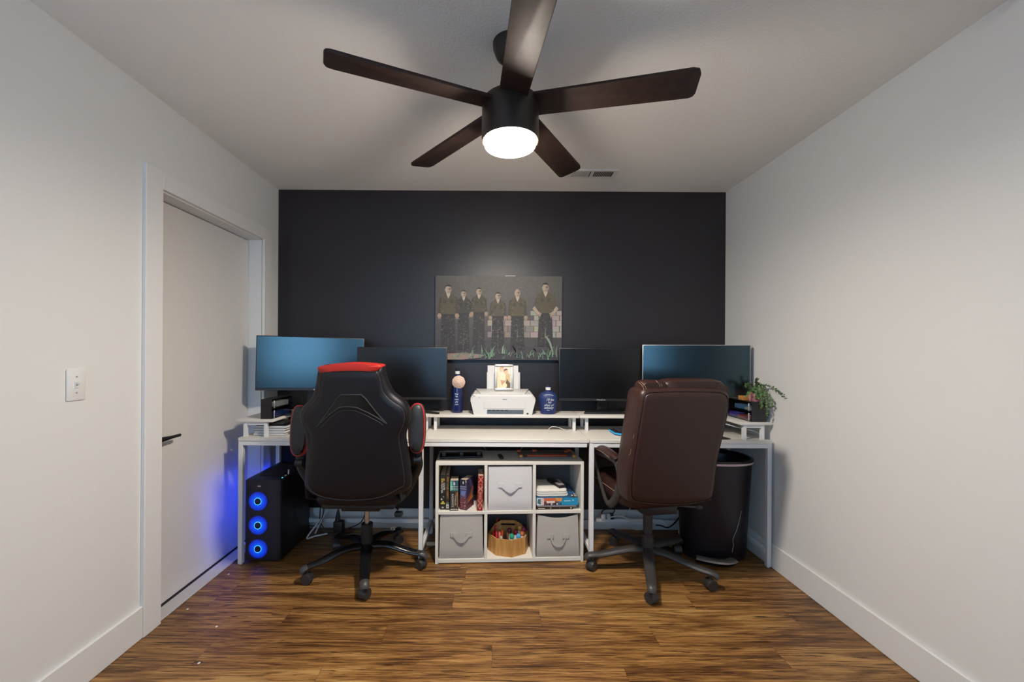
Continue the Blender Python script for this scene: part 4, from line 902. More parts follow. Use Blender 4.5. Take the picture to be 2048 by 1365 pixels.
# ================================================================= COMPUTER TOWER
tx0, tx1, ty0, ty1, tz0, tz1 = -1.484, -1.272, 2.458, 2.862, .016, .497
pcw = thing('computer_tower', 'black computer tower with three glowing blue fans under the desk', 'computer', ((tx0 + tx1) / 2, (ty0 + ty1) / 2, 0))
CASE = mat('black_case_steel', (.012, .012, .016), .4)
k = MB(); w = .006
k.box((tx1 - w, ty0 + .03, tz0), (tx1, ty1, tz1)); k.box((tx0, ty1 - w, tz0), (tx1 - w, ty1, tz1)); k.box((tx0, ty0 + .03, tz1 - .02), (tx1 - w, ty1 - w, tz1)); k.box((tx0, ty0 + .03, tz0), (tx1 - w, ty1 - w, tz0 + .09))
obj('case', k, CASE, pcw)
fp = MB(); fp.prism([(tx0, ty0 + .006, tz0 - .002), (tx0 + .022, ty0, tz0 - .002), (tx1 - .022, ty0, tz0 - .002), (tx1, ty0 + .006, tz0 - .002), (tx1, ty0 + .03, tz0 - .002), (tx0, ty0 + .03, tz0 - .002)], (0, 0, tz1 - tz0 + .002), .003)
obj('front_panel', fp, mat('black_mesh_front', (.022, .018, .026), .5, bump=.6, bscale=900), pcw)
obj('glass_panel', MB().box((tx0 - .004, ty0 + .034, tz0 + .01), (tx0 - .001, ty1 - .006, tz1 - .008)), glass_mat('smoked_glass', (.8, .8, .85), .06), pcw)
obj('top_filter', MB().box((tx0 + .03, ty0 + .10, tz1), (tx1 - .05, ty1 - .05, tz1 + .004), .001, 1), mat('dust_filter', (.02, .018, .024), .7), pcw)
for x in (tx0 + .03, tx1 - .03):
    for y in (ty0 + .05, ty1 - .05): obj('foot', MB().cyl((x, y, 0), (x, y, tz0), .014, n=14), BLKPL, pcw)
GLOW = fan_glow_mat(); LEDW = mat('pale_cyan_led', (.05, .2, .4), .4, emit=(.10, .55, 1.), estr=.6)
for py in (1003, 1051, 1098):
    c = P(516.5, py, ty0); cl = Vector((c.x, ty0 - .001, c.z)); R_ = .0575
    f = MB(); f.lathe((0, 0, 0), [(0, 0), (R_, 0), (R_, -.0025), (R_ - .004, -.003), (0, -.0028)], 40, axis='y')
    fo = obj('fan', f, GLOW, pcw, local=True); fo.location = cl - Vector(pcw.location)
    bl = MB()
    for q in range(9):
        a = 2 * PI * q / 9; bl.tube(spl([(.019 * math.cos(a), -.004, .019 * math.sin(a)), (.034 * math.cos(a + .28), -.004, .034 * math.sin(a + .28)), (.051 * math.cos(a + .42), -.004, .051 * math.sin(a + .42))], 4), .0018, 5, flat=(1, .4))
    obj('fan_blades', bl, mat('deep_blue_fan_blade', (.0, .02, .2), .4, emit=(0, .03, .35), estr=.6), fo, local=True)
    hbm = MB(); hbm.lathe((0, 0, 0), [(0, -.003), (.0185, -.003), (.0185, -.007), (0, -.0075)], 24, axis='y'); obj('fan_hub', hbm, mat('navy_hub', (.004, .012, .07), .4), fo, local=True)
    rg = MB(); rg.tube([(.0208 * math.cos(2 * PI * i / 28), -.0045, .0208 * math.sin(2 * PI * i / 28)) for i in range(28)], .0014, 6, closed=True)
    obj('led_ring', rg, LEDW, fo, local=True)
LEDB = mat('blue_case_led', (.0, .02, .2), .4, emit=(.02, .06, 1.), estr=8.5)
obj('led_strip', MB().box((tx0 + .03, ty0 + .06, tz1 - .032), (tx0 + .045, ty1 - .06, tz1 - .022)).box((tx0 + .02, ty0 + .05, .12), (tx0 + .035, ty0 + .065, .44)), LEDB, pcw)
obj('inner_fan', MB().lathe((tx0 + .10, ty1 - .012, .38), [(.03, 0), (.056, 0), (.056, -.02), (.03, -.02)], 32, axis='y'), LEDB, pcw)
q = P(517, 973, ty0); obj('front_badge', MB().box((q.x - .004, ty0 - .001, q.z - .003), (q.x + .014, ty0 + .001, q.z + .003)), WHITEPL, pcw)
obj('red_badge', MB().box((q.x - .022, ty0 - .001, q.z - .004), (q.x - .008, ty0 + .001, q.z + .004)), mat('dull_red', (.12, .012, .008), .5), pcw)
obj('power_light', MB().cyl((tx1 - .012, ty0 + .05, tz1), (tx1 - .012, ty0 + .05, tz1 + .002), .004), LEDW, pcw)
tag(obj('usb_stick', MB().box((tx1 - .017, ty0 + .085, tz1 + .0005), (tx1 - .008, ty0 + .098, tz1 + .006), .001, 1), WHITEPL), 'tiny white plug on top edge of the computer tower', 'plug')
tag(obj('usb_receiver', MB().box((tx1 - .017, ty0 + .125, tz1 + .0005), (tx1 - .009, ty0 + .135, tz1 + .028), .001, 1), WHITEPL), 'upright white stick on top of the computer tower', 'plug')

# ================================================================= GAMING CHAIR
GX, GY = -.735, 2.42
gc = thing('gaming_chair', 'black racing-style gaming chair with red trim at the left desk', 'chair', (GX, GY, 0))
def gd(py): return 2.165 - .105 * (1005 - py) / 280
def GP(px, py, off=0.): return P(px, py, gd(py) + off)
OUT = [(640, 734), (672, 729), (706, 727), (740, 728), (764, 731), (770, 748), (777, 767), (787, 785), (809, 803), (820, 821), (822, 840), (815, 858), (811, 875), (815, 905), (820, 940), (823, 965), (817, 980), (795, 990), (760, 999), (718, 1004), (680, 1003), (650, 998), (627, 991), (614, 980), (609, 965), (611, 930), (613, 895), (609, 865), (601, 845), (600, 825), (608, 810), (624, 793), (632, 765)]
def dens(o, n=4): return [GP(p.x, p.y) for p in spl([Vector((a, b, 0)) for a, b in o], n, closed=True)]
gco = GP(714, 880)
ob = dens(OUT)
obj('backrest', MB().pillow(ob, [(.5, .030), (.84, .030), (.90, .028), (.955, .020), (.99, .004), (1., -.018), (.985, -.045), (.93, -.065), (.8, -.072), (.5, -.06)], (0, -1, -.05), gco), LEATHER, gc, angle=60)
PAN = [(648, 745), (680, 742), (714, 741), (750, 743), (758, 745), (764, 764), (768, 782), (784, 800), (805, 815), (811, 832), (808, 850), (800, 872), (806, 915), (811, 962), (800, 973), (765, 990), (718, 996), (680, 995), (645, 988), (626, 976), (621, 960), (624, 915), (628, 872), (619, 852), (612, 832), (620, 815), (636, 800), (644, 782)]
pp = dens(PAN, 4)
nrm = Vector((0, -1, -.05)).normalized()
obj('back_panel', MB().pillow(pp, [(1.0, .018), (1.0, .029), (.985, .034), (.9, .036), (.5, .037)], nrm, gco), LEATHG if False else LEATHER, gc, angle=60)
obj('piping', MB().tube([gco + (p - gco) * 1.0 + nrm * .030 for p in pp], .0032, 6, closed=True), LEATHG, gc)
redp = [(640, 733.5), (672, 728.5), (706, 726), (740, 727.5), (765, 731), (761, 738.5), (752, 742), (706, 741), (656, 743.5), (646, 746)]
rp = [GP(p.x, p.y) for p in spl([Vector((a, b, 0)) for a, b in redp], 3, closed=True)]
obj('red_top_panel', MB().pillow(rp, [(.6, .034), (.93, .033), (1., .026), (1., -.055), (.9, -.07), (.5, -.07)], nrm), RED, gc, angle=60)
# chevron-shaped harness opening with raised rims
ch_o = [(640, 851), (660, 824), (680, 795), (688, 788), (727, 788), (736, 796), (756, 822), (777, 845)]
ch_i = [(764, 836), (740, 823), (718, 813), (700, 811.5), (684, 813), (664, 828)]
rim = [GP(a, b) + nrm * .038 for a, b in ch_o + ch_i]
obj('harness_opening', MB().prism([p - nrm * .006 for p in rim], nrm * .0062), BLKGLOSS, gc, smooth=False)
obj('opening_rim', MB().tube([GP(a, b) + nrm * .038 for a, b in ch_o], .0036, 8).tube([GP(a, b) + nrm * .038 for a, b in [(640, 851)] + ch_i[::-1] + [(777, 845)]], .0036, 8).tube([GP(a, b + 7) + nrm * .036 for a, b in [(646, 848)] + ch_i[::-1] + [(770, 841)]], .0022, 6), LEATHG, gc)
# seat and mechanism
def rrect(cx, cy, z, hx, hy, e=.35, n=40): return [Vector((cx + hx * math.copysign(abs(math.cos(a)) ** e, math.cos(a)), cy + hy * math.copysign(abs(math.sin(a)) ** e, math.sin(a)), z)) for a in [2 * PI * i / n for i in range(n)]]
obj('seat', MB().pillow(rrect(GX, GY + .05, .44, .255, .26), [(.7, -.01), (.95, -.005), (1., .02), (1.0, .06), (.94, .085), (.6, .08)], (0, 0, 1)), LEATHER, gc)
obj('tilt_mechanism', MB().box((GX - .11, GY - .13, .375), (GX + .11, GY + .13, .43), .01).box((GX - .2, GY - .17, .405), (GX + .2, GY + .2, .431), .006), BLKPL, gc)
obj('tilt_lever', MB().tube([(GX + .1, GY - .03, .40), (GX + .17, GY - .06, .392), (GX + .205, GY - .09, .375)], [.005, .005], 8).box((GX + .19, GY - .13, .345), (GX + .235, GY - .09, .372), .008), BLKPL, gc)
obj('side_bracket', MB().tube([(GX + .23, GY - .12, .45), (GX + .25, GY - .23, .50), (GX + .245, GY - .26, .62)], .014, 8, flat=(.5, 1.3)).tube([(GX - .23, GY - .12, .45), (GX - .25, GY - .23, .50), (GX - .245, GY - .26, .62)], .014, 8, flat=(.5, 1.3)), BLKPL, gc)
obj('gas_lift', MB().cyl((GX, GY, .22), (GX, GY, .376), .0145), CHROME, gc)
obj('lift_sleeve', MB().lathe((GX, GY, 0), [(0, .10), (.036, .10), (.035, .15), (.030, .235), (.034, .238), (.033, .258), (.018, .26), (0, .26)], 28), BLKPL, gc)
# flip-up armrests, raised beside the back
def flip_arm(cpx, cpy0, cpy1, wpx, d, leanx, side):
    a, b = P(cpx + leanx, cpy0, d), P(cpx, cpy1, d); L_ = (b - a).length; c = (a + b) / 2; up = (a - b).normalized(); rt = Vector((1, 0, 0)); hw_ = wpx * d / F / 2
    o = []
    for i in range(36):
        t_ = 2 * PI * i / 36; o.append(c + rt * (hw_ * math.copysign(abs(math.cos(t_)) ** .7, math.cos(t_))) + up * (L_ / 2 * math.copysign(abs(math.sin(t_)) ** .72, math.sin(t_))))
    n_ = Vector((0, -1, 0)) + rt * (.25 * -side); n_.normalize()
    p_ = obj('armrest_pad', MB().pillow(o, [(.5, .024), (.85, .022), (.97, .012), (1., 0), (1., -.02), (.9, -.034), (.5, -.036)], n_), LEATHG, gc)
    obj('red_piping', MB().tube([c + (q - c) * 1.0 + n_ * .002 for q in o], .0042, 7, closed=True), RED, p_)
    o2 = [q + rt * (-side * .011) + Vector((0, .012, -.004)) for q in o]
    obj('red_side', MB().pillow(o2, [(.5, .012), (.97, .006), (1., 0), (1., -.02), (.9, -.030), (.5, -.034)], n_), RED, p_)
    lo = b + Vector((0, .03, .03)); br = MB()
    br.tube(spl([lo, lo + Vector((-side * .0, 0, -.06)), lo + Vector((-side * .004, .02, -.13)), Vector((GX + side * .245, GY - .10, .47)), Vector((GX + side * .18, GY - .06, .425))], 5), .017, 10, flat=(.7, 1.4))
    br.cyl(lo + Vector((-.02, 0, -.075)), lo + Vector((.02, 0, -.075)), .024, n=18)
    obj('armrest_bracket', br, BLKPL, gc)
flip_arm(834, 808, 906, 29, 2.20, 1, 1)
flip_arm(595, 812, 912, 32, 2.235, 5, -1)
def star_base(t, cx, cy, R_, angs, mleg, mcap, hubz, style):
    for a in angs:
        a = math.radians(a); e = Vector((math.cos(a), math.sin(a), 0)); b0 = Vector((cx, cy, 0))
        if style == 'curved': pts = spl([b0 + e * .02 + Vector((0, 0, hubz)), b0 + e * R_ * .4 + Vector((0, 0, hubz + .006)), b0 + e * R_ * .78 + Vector((0, 0, hubz - .028)), b0 + e * (R_ + .012) + Vector((0, 0, .086)), b0 + e * (R_ + .030) + Vector((0, 0, .066))], 5); rr = [.034, .019]
        else: pts = spl([b0 + e * .02 + Vector((0, 0, hubz)), b0 + e * R_ * .35 + Vector((0, 0, hubz - .002)), b0 + e * R_ * .8 + Vector((0, 0, hubz - .03)), b0 + e * (R_ + .015) + Vector((0, 0, .088)), b0 + e * (R_ + .032) + Vector((0, 0, .068))], 5); rr = [.033, .021]
        lg = obj('leg', MB().tube(pts, rr, 12, flat=(1., .62), up=(0, 0, 1)), mleg, t)
        if style == 'curved': obj('leg_cap', MB().tube(pts[-7:], [.0255, .0225], 12, flat=(1., .66), up=(0, 0, 1)), mcap, lg)
        cp_ = b0 + e * R_; sd = Vector((-e.y, e.x, 0)); fw_ = e if style == 'curved' else e
        ax = (sd * .8 + e * .6).normalized() if style == 'curved' else (sd * .7 - e * .7).normalized(); fx_ = Vector((-ax.y, ax.x, 0))
        cs_ = MB(); cs_.cyl(cp_ + Vector((0, 0, .05)), cp_ + Vector((0, 0, .085)), .008, n=10)
        for s in (-1, 1): cs_.lathe((0, 0, 0), [(0, -.010), (.020, -.010), (.0265, -.006), (.0265, .006), (.020, .010), (0, .010)], 20, axis='y') if False else cs_.cyl(cp_ + ax * (s * .013) - ax * .010 + Vector((0, 0, .0275)), cp_ + ax * (s * .013) + ax * .010 + Vector((0, 0, .0275)), .027, n=22)
        arc_ = [cp_ - ax * .022 + fx_ * (.0305 * math.cos(q)) + Vector((0, 0, .0275 + .0305 * math.sin(q))) for q in [math.radians(-18 + 216 * i / 16) for i in range(17)]]
        cs_.prism(arc_, ax * .044, .004)
        obj('caster', cs_, mat('caster_grey', (.03, .029, .03), .38), lg)
star_base(gc, GX, GY, .325, (-75, -147, -3, 69, 141), BLKGLOSS, DKGREY, .128, 'curved')
# white double-S mark on the rear leg end
a = math.radians(69); eb = Vector((GX + .27 * math.cos(a), GY + .27 * math.sin(a) - .012, .122)); pr = Print(eb, (1, 0, .1), (0, .75, .66), (0, -.66, .75), 1, 1)
em = srgb(236, 226, 190)
for dx in (-.011, .006): pr.poly([(dx - .006, .010), (dx + .012, .012), (dx + .010, .007), (dx + .001, .006), (dx + .010, -.006), (dx + .008, -.011), (dx - .010, -.012), (dx - .008, -.007), (dx, -.006), (dx - .008, .005)], em, 3)
obj('leg_mark', pr.mb, INK, gc, smooth=False, recalc=False)

# ================================================================= BROWN EXECUTIVE CHAIR
BX, BY, BA = .922, 2.40, math.radians(10)
bc = thing('office_chair', 'brown leather executive chair with padded arms at the right desk', 'chair', (BX, BY, 0))
TA = math.tan(BA)
def BP(px, py, off=0.):
    d0 = 2.135 - .10 * (1010 - py) / 255 + off; u = (px - CX) / F
    d = (d0 - TA * .93) / (1 - TA * u); return P(px, py, d)
bn = Vector((math.sin(BA), -math.cos(BA), -.03)).normalized()
RO = [(1284, 782), (1320, 777), (1370, 776), (1420, 777), (1447, 780), (1457, 792), (1457, 815), (1451, 845), (1443, 880), (1434, 920), (1429, 960), (1425, 990), (1418, 1003), (1390, 1010), (1345, 1014), (1300, 1012), (1268, 1008), (1256, 1000), (1254, 975), (1257, 935), (1263, 895), (1270, 850), (1276, 815)]
ro = [BP(p.x, p.y) for p in spl([Vector((a, b, 0)) for a, b in RO], 4, closed=True)]
bco = BP(1352, 890)
obj('backrest', MB().pillow(ro, [(.5, .022), (.88, .020), (.955, .013), (.99, .002), (1.0, -.012), (1.012, -.05), (1.012, -.09), (.99, -.12), (.9, -.14), (.5, -.14)], bn, bco), BROWN, bc, angle=60)
obj('rear_panel', MB().pillow([bco + (p - bco) * .93 for p in ro], [(1., .008), (1., .019), (.985, .0235), (.9, .025), (.5, .026)], bn, bco), BROWN, bc, angle=60)
obj('rear_seam', MB().tube([bco + (p - bco) * .945 + bn * .016 for p in ro], .0022, 6, closed=True), mat('dark_piping', (.02, .010, .009), .4), bc)
# headrest roll, two shoulder rolls and the side bolster
def roll(pts, r, name, flat=(1, 1)): return obj(name, MB().tube(spl(pts, 6), r, 14, flat=flat, up=(0, 0, 1)), BROWN, bc, angle=60)
def rround(cpx0, cpx1, cpy0, cpy1, off, th, name, e=.32):
    o = []
    for i in range(44):
        t_ = 2 * PI * i / 44; cxp, cyp = (cpx0 + cpx1) / 2, (cpy0 + cpy1) / 2
        o.append(BP(cxp + (cpx1 - cpx0) / 2 * math.copysign(abs(math.cos(t_)) ** e, math.cos(t_)), cyp + (cpy1 - cpy0) / 2 * math.copysign(abs(math.sin(t_)) ** e, math.sin(t_)), off))
    return obj(name, MB().pillow(o, [(.6, th), (.9, th * .96), (.98, th * .6), (1., 0), (.985, -th * .5), (.9, -th * .9), (.5, -th)], bn), BROWN, bc, angle=60)
rround(1316, 1440, 757, 845, .07, .058, 'headrest_cushion')
rround(1274, 1328, 760, 840, .06, .05, 'shoulder_cushion', .36); rround(1420, 1446, 768, 800, .055, .05, 'shoulder_cushion', .6)
from mathutils.bvhtree import BVHTree
trees = []
for o_ in [c for c in bc.children if c.name.split('.')[0] in ('backrest', 'headrest_cushion', 'shoulder_cushion')]:
    me_ = o_.data; trees.append(BVHTree.FromPolygons([v.co + Vector((BX, BY, 0)) for v in me_.vertices], [list(p.vertices) for p in me_.polygons]))
def on_leather(px, py):
    org = Vector((0, 0, CAMZ)); dr = (P(px, py, 1.) - org).normalized(); best = None
    for t_ in trees:
        hit = t_.ray_cast(org, dr)
        if hit[0] is not None and (best is None or hit[3] < best[3]): best = hit
    return None if best is None else best[0] - dr * .0008
st = MB()
for path in ([(1277, 765), (1281, 768), (1285, 773), (1288, 779), (1288, 786)], [(1282, 764), (1286, 768), (1290, 773), (1293, 779)], [(1312, 762), (1316, 766), (1319, 770), (1320, 774)], [(1316, 760), (1320, 765), (1323, 770), (1324, 774)], [(1268, 870), (1267, 874), (1266, 878)], [(1262, 898), (1261, 906), (1258, 911)]):
    pts_ = [q for q in (on_leather(a, b) for a, b in path) if q is not None]
    if len(pts_) > 2: st.tube(spl(pts_, 3), .0012, 5)
obj('stitching', st, STITCH, bc)
def BL(x, y, z): return Vector((BX + x * math.cos(BA) - y * math.sin(BA), BY + x * math.sin(BA) + y * math.cos(BA), z))
def toloc(v): dx, dy = v.x - BX, v.y - BY; return Vector((dx * math.cos(BA) + dy * math.sin(BA), -dx * math.sin(BA) + dy * math.cos(BA), v.z))
so = [BL(.232 * math.copysign(abs(math.cos(t_)) ** .4, math.cos(t_)), .08 + .25 * math.copysign(abs(math.sin(t_)) ** .4, math.sin(t_)), .435) for t_ in [2 * PI * i / 44 for i in range(44)]]
obj('seat', MB().pillow(so, [(.7, -.012), (.95, -.006), (1., .02), (1.01, .055), (.97, .085), (.85, .10), (.5, .105)], (0, 0, 1)), BROWN, bc, angle=60)
obj('seat_seam', MB().tube([(p - (BL(0, .08, .435))) * 1.012 + BL(0, .08, .435) + Vector((0, 0, .058)) for p in so], .002, 5, closed=True), STITCH, bc)
mc = MB(); mc.box((-.10, -.14, .375), (.10, .14, .432), .012, 2, Matrix.Translation((BX, BY, 0)) @ Matrix.Rotation(BA, 4, 'Z')); obj('tilt_mechanism', mc, BLKPL, bc)
obj('tilt_lever', MB().tube([BL(.08, -.05, .40), BL(.2, -.08, .392), BL(.26, -.09, .388)], .006, 8).ell(BL(.268, -.092, .387), .02, .012, .012, 12, 8), DKGREY, bc)
for sgn in (1, -1):
    def A(x, y, z):
        v = Vector((x, y, z))
        if sgn < 0: l = toloc(v); v = BL(-l.x, l.y, l.z)
        return v
    pad = [A(.690, 2.225, .694), A(.682, 2.255, .704), A(.668, 2.36, .710), A(.652, 2.46, .706), A(.640, 2.535, .690), A(.637, 2.56, .676)]
    obj('armrest_pad', MB().tube(spl(pad, 5), [.020, .029, .031, .031, .028, .016], 14, flat=(1., .62), up=(0, 0, 1)), BROWN, bc)
    obj('armrest_seam', MB().tube(spl([p + Vector((0, 0, -.006)) + Vector((-.030 * sgn, 0, 0)) for p in pad[1:-1]], 5), .0014, 5), STITCH, bc)
    loop = [A(.690, 2.235, .672), A(.706, 2.235, .60), A(.703, 2.275, .49), A(.690, 2.345, .410), A(.678, 2.40, .405), A(.664, 2.465, .48), A(.650, 2.53, .58), A(.643, 2.535, .662), A(.664, 2.40, .684), A(.682, 2.28, .686)]
    obj('armrest_frame', MB().tube(spl(loop, 6, closed=True), .0165, 12, closed=True, flat=(.7, 1.35)), DKGREY, bc)
    obj('armrest_mount', MB().tube([A(.702, 2.24, .632), A(.75, 2.20, .632)], .015, 12).tube([A(.690, 2.345, .43), A(.78, 2.36, .44)], .014, 10), DKGREY, bc)
obj('lift_column', MB().lathe((BX, BY, 0), [(0, .10), (.036, .10), (.034, .16), (.031, .20), (.0325, .202), (.0325, .218), (.026, .22), (.026, .376), (0, .376)], 28), mat('charcoal_steel', (.035, .033, .034), .4), bc)
star_base(bc, BX, BY, .33, (252.5, 324.5, 180.5, 36.5, 108.5), DKGREY, BLKPL, .125, 'straight')

# ================================================================= TRASH CAN
tcx, tcy = 1.425, 2.625
tcn = thing('trash_can', 'black step bin with silver pedal under the right desk', 'trash can', (tcx, tcy, 0))
def dring(z, hx, hy, n=44): return [Vector((tcx + hx * math.copysign(abs(math.cos(a)) ** .8, math.cos(a)), tcy + hy * math.copysign(abs(math.sin(a)) ** .85, math.sin(a)), z)) for a in [2 * PI * i / n for i in range(n)]]
TB = mat('black_steel_bin', (.0055, .005, .011), .36)
obj('body', MB().rings([dring(.012, .192, .118), dring(.03, .196, .122), dring(.30, .204, .15), dring(.60, .214, .178), dring(.605, .210, .174), dring(.58, .206, .170), dring(.25, .196, .14)]), TB, tcn)
obj('base_ring', MB().rings([dring(0, .196, .124), dring(.02, .199, .127), dring(.022, .195, .123)]), BLKPL, tcn)
obj('rim', MB().rings([dring(.598, .218, .182), dring(.622, .224, .188), dring(.626, .220, .184), dring(.626, .205, .17), dring(.60, .204, .169)], cap=False), BLKGLOSS, tcn)
lid = MB(); lo = dring(.626, .222, .186); lid.rings([[p + Vector((0, .0, 0)) for p in lo]] if False else [dring(.50, .196, .160), dring(.505, .15, .12)]); obj('liner_bag_inside', lid, mat('grey_bag', (.05, .05, .055), .6), tcn)
lb = MB(); arc = dring(.602, .2195, .1835); seg = [arc[i % 44] for i in range(22, 44)]
lb.rings([[p + Vector((0, -.001, .017)), p + Vector((0, -.0025, .017)), p + Vector((0, -.0025, -.002)), p + Vector((0, -.001, -.002))] for p in [Vector((q.x, q.y, .604)) for q in seg]])
obj('bag_edge', lb, mat('pale_pink_bag', (.62, .47, .47), .6), tcn)
q0, q1 = P(1392, 1092, 2.50), P(1476, 1119, 2.47)
pdl = spl([(tcx - .17, 2.49, .032), (tcx - .10, 2.455, .030), (tcx - .02, 2.44, .028), (tcx + .045, 2.465, .028)], 8)
obj('pedal', MB().tube(pdl, .014, 12, flat=(2.0, .8), up=(0, 0, 1)), mat('satin_silver', (.30, .28, .26), .35, .8), tcn)
obj('pedal_shoe', MB().tube([p + Vector((0, .01, -.022)) for p in pdl], .005, 8, flat=(4., .6), up=(0, 0, 1)), BLKPL, tcn)
ck = [(1479, 1020), (1475, 1042), (1471, 1060), (1466, 1072), (1464, 1080), (1466, 1090), (1464, 1105)]
obj('scratch_line', MB().tube([P(a, b, 2.502 - .0001 * (b - 1020) + .0) - Vector((0, .02 - .00021 * (b - 1020), 0)) for a, b in ck], .0014, 5), mat('pale_scratch', (.4, .4, .4), .5), tcn)

# ================================================================= CABLES AND POWER
cable('black cord dangling in a loop at the left end of the desk', [P(498, 893, 2.85), P(493, 915, 2.84), P(497, 946, 2.82), P(510, 936, 2.82), P(517, 915, 2.84), P(514, 893, 2.85)], .0025, BKC)
wz = lambda px, py, d=2.80: P(px, py, d)
pb = thing('power_brick', 'black power brick standing by the baseboard behind the gaming chair', 'power adapter', (P(678, 1064, 2.80).x, 2.80, 0))
c = P(678, 1064, 2.80)
obj('body', MB().box((c.x - .035, 2.775, 0.001), (c.x + .035, 2.825, .115), .012, 3), BLKPL, pb); obj('strain_relief', MB().tube([(c.x - .01, 2.80, .11), (c.x - .008, 2.80, .16), (c.x - .006, 2.80, .19)], [.018, .006], 10), BLKPL, pb)
cable('black cord looping into the power brick from the right', [wz(735, 1000), wz(732, 1022), wz(722, 1045), wz(700, 1056), wz(686, 1058)], .0035, BKC)
cable('black cord hanging left of the power brick', [wz(642, 1005), wz(640, 1025), wz(641, 1045), wz(650, 1058), wz(666, 1062)], .0035, BKC)
cable('second black cord left of the power brick, crossing the white cable', [wz(650, 1000), wz(646, 1030), wz(640, 1052), wz(648, 1064), wz(664, 1068)], .0032, BKC)
cable('thin black cord running down to the power brick top', [wz(677, 985), wz(677, 1010), wz(677, 1030), wz(676.5, 1037)], .003, BKC)
cable('thick white cable bent to a V on the floor behind the gaming chair', [wz(653, 1013, 2.82), wz(640, 1040, 2.80), wz(614, 1076, 2.72), wz(630, 1073, 2.74), wz(655, 1068, 2.76)], .005, WHC)
cable('white cable slanting beside the floor bend behind the gaming chair', [wz(658, 1014, 2.83), wz(648, 1032, 2.81), wz(630, 1068, 2.76)], .0045, WHC)
cable('tangle of black cord on the floor beside the computer tower', [wz(612, 1050, 2.84), wz(626, 1053, 2.82), wz(640, 1046, 2.82), wz(646, 1040, 2.84)], .003, BKC)
cable('thin black cord lying on the floor right of the gaming chair', [(-.50, 2.62, .003), (-.44, 2.60, .003), (-.38, 2.66, .003), (-.30, 2.78, .003)], .0025, BKC)
tag(obj('pale_strip', MB().box((P(853, 1074, 2.68).x, 2.68, .001), (-.33, 2.70, .022), .003), mat('pale_cream', (.78, .72, .5), .5)), 'cream strip on the floor at the left side of the cube shelf', 'cable cover')  # cream strip added to stand for a warm bright patch
# right bay: power strip, plugs, cords
ps0, ps1 = P(1190, 1050, 2.80), P(1245, 1050, 2.80)
ps = thing('power_strip', 'white power strip with plugs on the rear rail behind the brown chair', 'power strip', ((ps0.x + ps1.x) / 2, 2.83, .10))
obj('body', MB().box((P(1190, 1050, 2.83).x, 2.812, .107), (P(1300, 1050, 2.83).x, 2.848, .13), .004), WHITEPL, ps)
for px_, m_ in ((1206, WHITEPL), (1217, WHITEPL), (1222, BLKPL)): q = P(px_, 1038, 2.82); obj('plug', MB().box((q.x - .016, 2.80, .1305), (q.x + .014, 2.835, .168), .005), m_, ps)
cable('white cord waving along the wall from the power strip', [P(1217, 1036, 2.80), P(1240, 1033, 2.78), P(1262, 1042, 2.78), P(1278, 1048, 2.78), P(1294, 1041, 2.78), P(1320, 1041, 2.79), P(1340, 1049, 2.79), P(1362, 1050, 2.79)], .0042, WHC)
cable('white cord hanging in a narrow loop beside the step bin', [P(1361, 1028, 2.80), P(1366, 1046, 2.80), P(1371, 1062, 2.79), P(1365, 1070, 2.78), P(1358, 1066, 2.78), P(1360, 1054, 2.80), P(1366, 1048, 2.80)], .0048, WHC)
cable('black cord curling up from the power strip', [P(1205, 1034, 2.81), P(1204, 1024, 2.81), P(1212, 1019, 2.81), P(1229, 1020, 2.81), P(1224, 1030, 2.81)], .0035, BKC)
cable('black cord slanting down toward the yellow tag behind the brown chair', [P(1360, 1033, 2.81), P(1350, 1046, 2.79), P(1336, 1056, 2.77), P(1322, 1052, 2.77), P(1312, 1051, 2.77)], .0045, BKC)
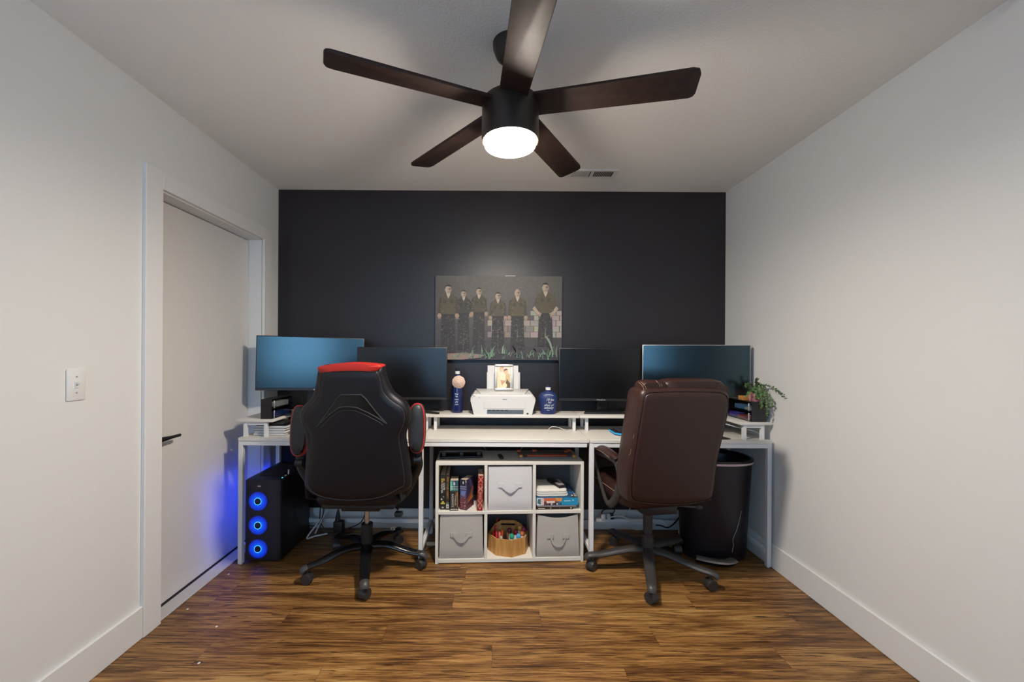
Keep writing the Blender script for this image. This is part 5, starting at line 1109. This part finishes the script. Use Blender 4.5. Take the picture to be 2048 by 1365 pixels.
cable('white cord sagging below the rear rail behind the brown chair', [P(1255, 1054, 2.84), P(1266, 1059, 2.84), P(1280, 1060, 2.84), P(1293, 1057, 2.84)], .003, WHC)
ad = thing('power_adapter', 'black power adapter with yellow tag on the floor behind the brown chair', 'power adapter', (P(1335, 1075, 2.70).x, 2.70, 0))
ax_ = P(1335, 1075, 2.70).x
obj('body', MB().box((ax_ - .06, 2.66, .0005), (ax_ + .06, 2.73, .04), .008), BLKPL, ad); obj('tag', MB().box((ax_ - .005, 2.658, .012), (ax_ + .012, 2.6605, .036)), mat('yellow_tag', srgb(150, 120, 30), .6), ad)
# paper scraps on the floor
for (px_, py_, lab) in ((457, 1150, 'white paper scrap on the floor nearest the computer tower'), (375, 1220, 'white crumb on the floor beside the door threshold'), (433, 1255, 'white speck on the dark floor knot, third from the wall'), (398, 1328, 'white speck on the floor nearest the camera')):
    v = (py_ - CY) - (px_ - CX) * PHI; d = F * CAMZ / v; q = P(px_, py_, d)
    tag(obj('paper_scrap', MB().box((q.x - .005, d - .004, .0003), (q.x + .004, d + .005, .003), .001, 1), PAPER), lab, 'scrap', 'paper scraps on the floor')

# ================================================================= WORLD, LAMP, CAMERA
wd = bpy.data.worlds.new('daylight'); wd.use_nodes = True; bpy.context.scene.world = wd
bg = wd.node_tree.nodes['Background']; bg.inputs['Color'].default_value = (.40, .69, 1., 1); bg.inputs['Strength'].default_value = 2.6

cam = bpy.data.cameras.new('camera'); co = bpy.data.objects.new('camera', cam); C.objects.link(co)
cam.sensor_width = 36; cam.lens = F / 2048 * 36; cam.clip_start = .02
cam.shift_x = (1024 - CX) / 2048; cam.shift_y = -(682.5 - CY) / 2048
cp_, sp_ = math.cos(PHI), math.sin(PHI)
co.matrix_world = Matrix(((cp_, -sp_, 0, 0), (0, 0, -1, 0), (sp_, cp_, 0, CAMZ), (0, 0, 0, 1)))
sc = bpy.context.scene; sc.camera = co
sc.view_settings.view_transform = 'Standard'; sc.view_settings.look = 'None'; sc.view_settings.exposure = 1.44; sc.view_settings.gamma = 1; sc.view_settings.use_curve_mapping = False
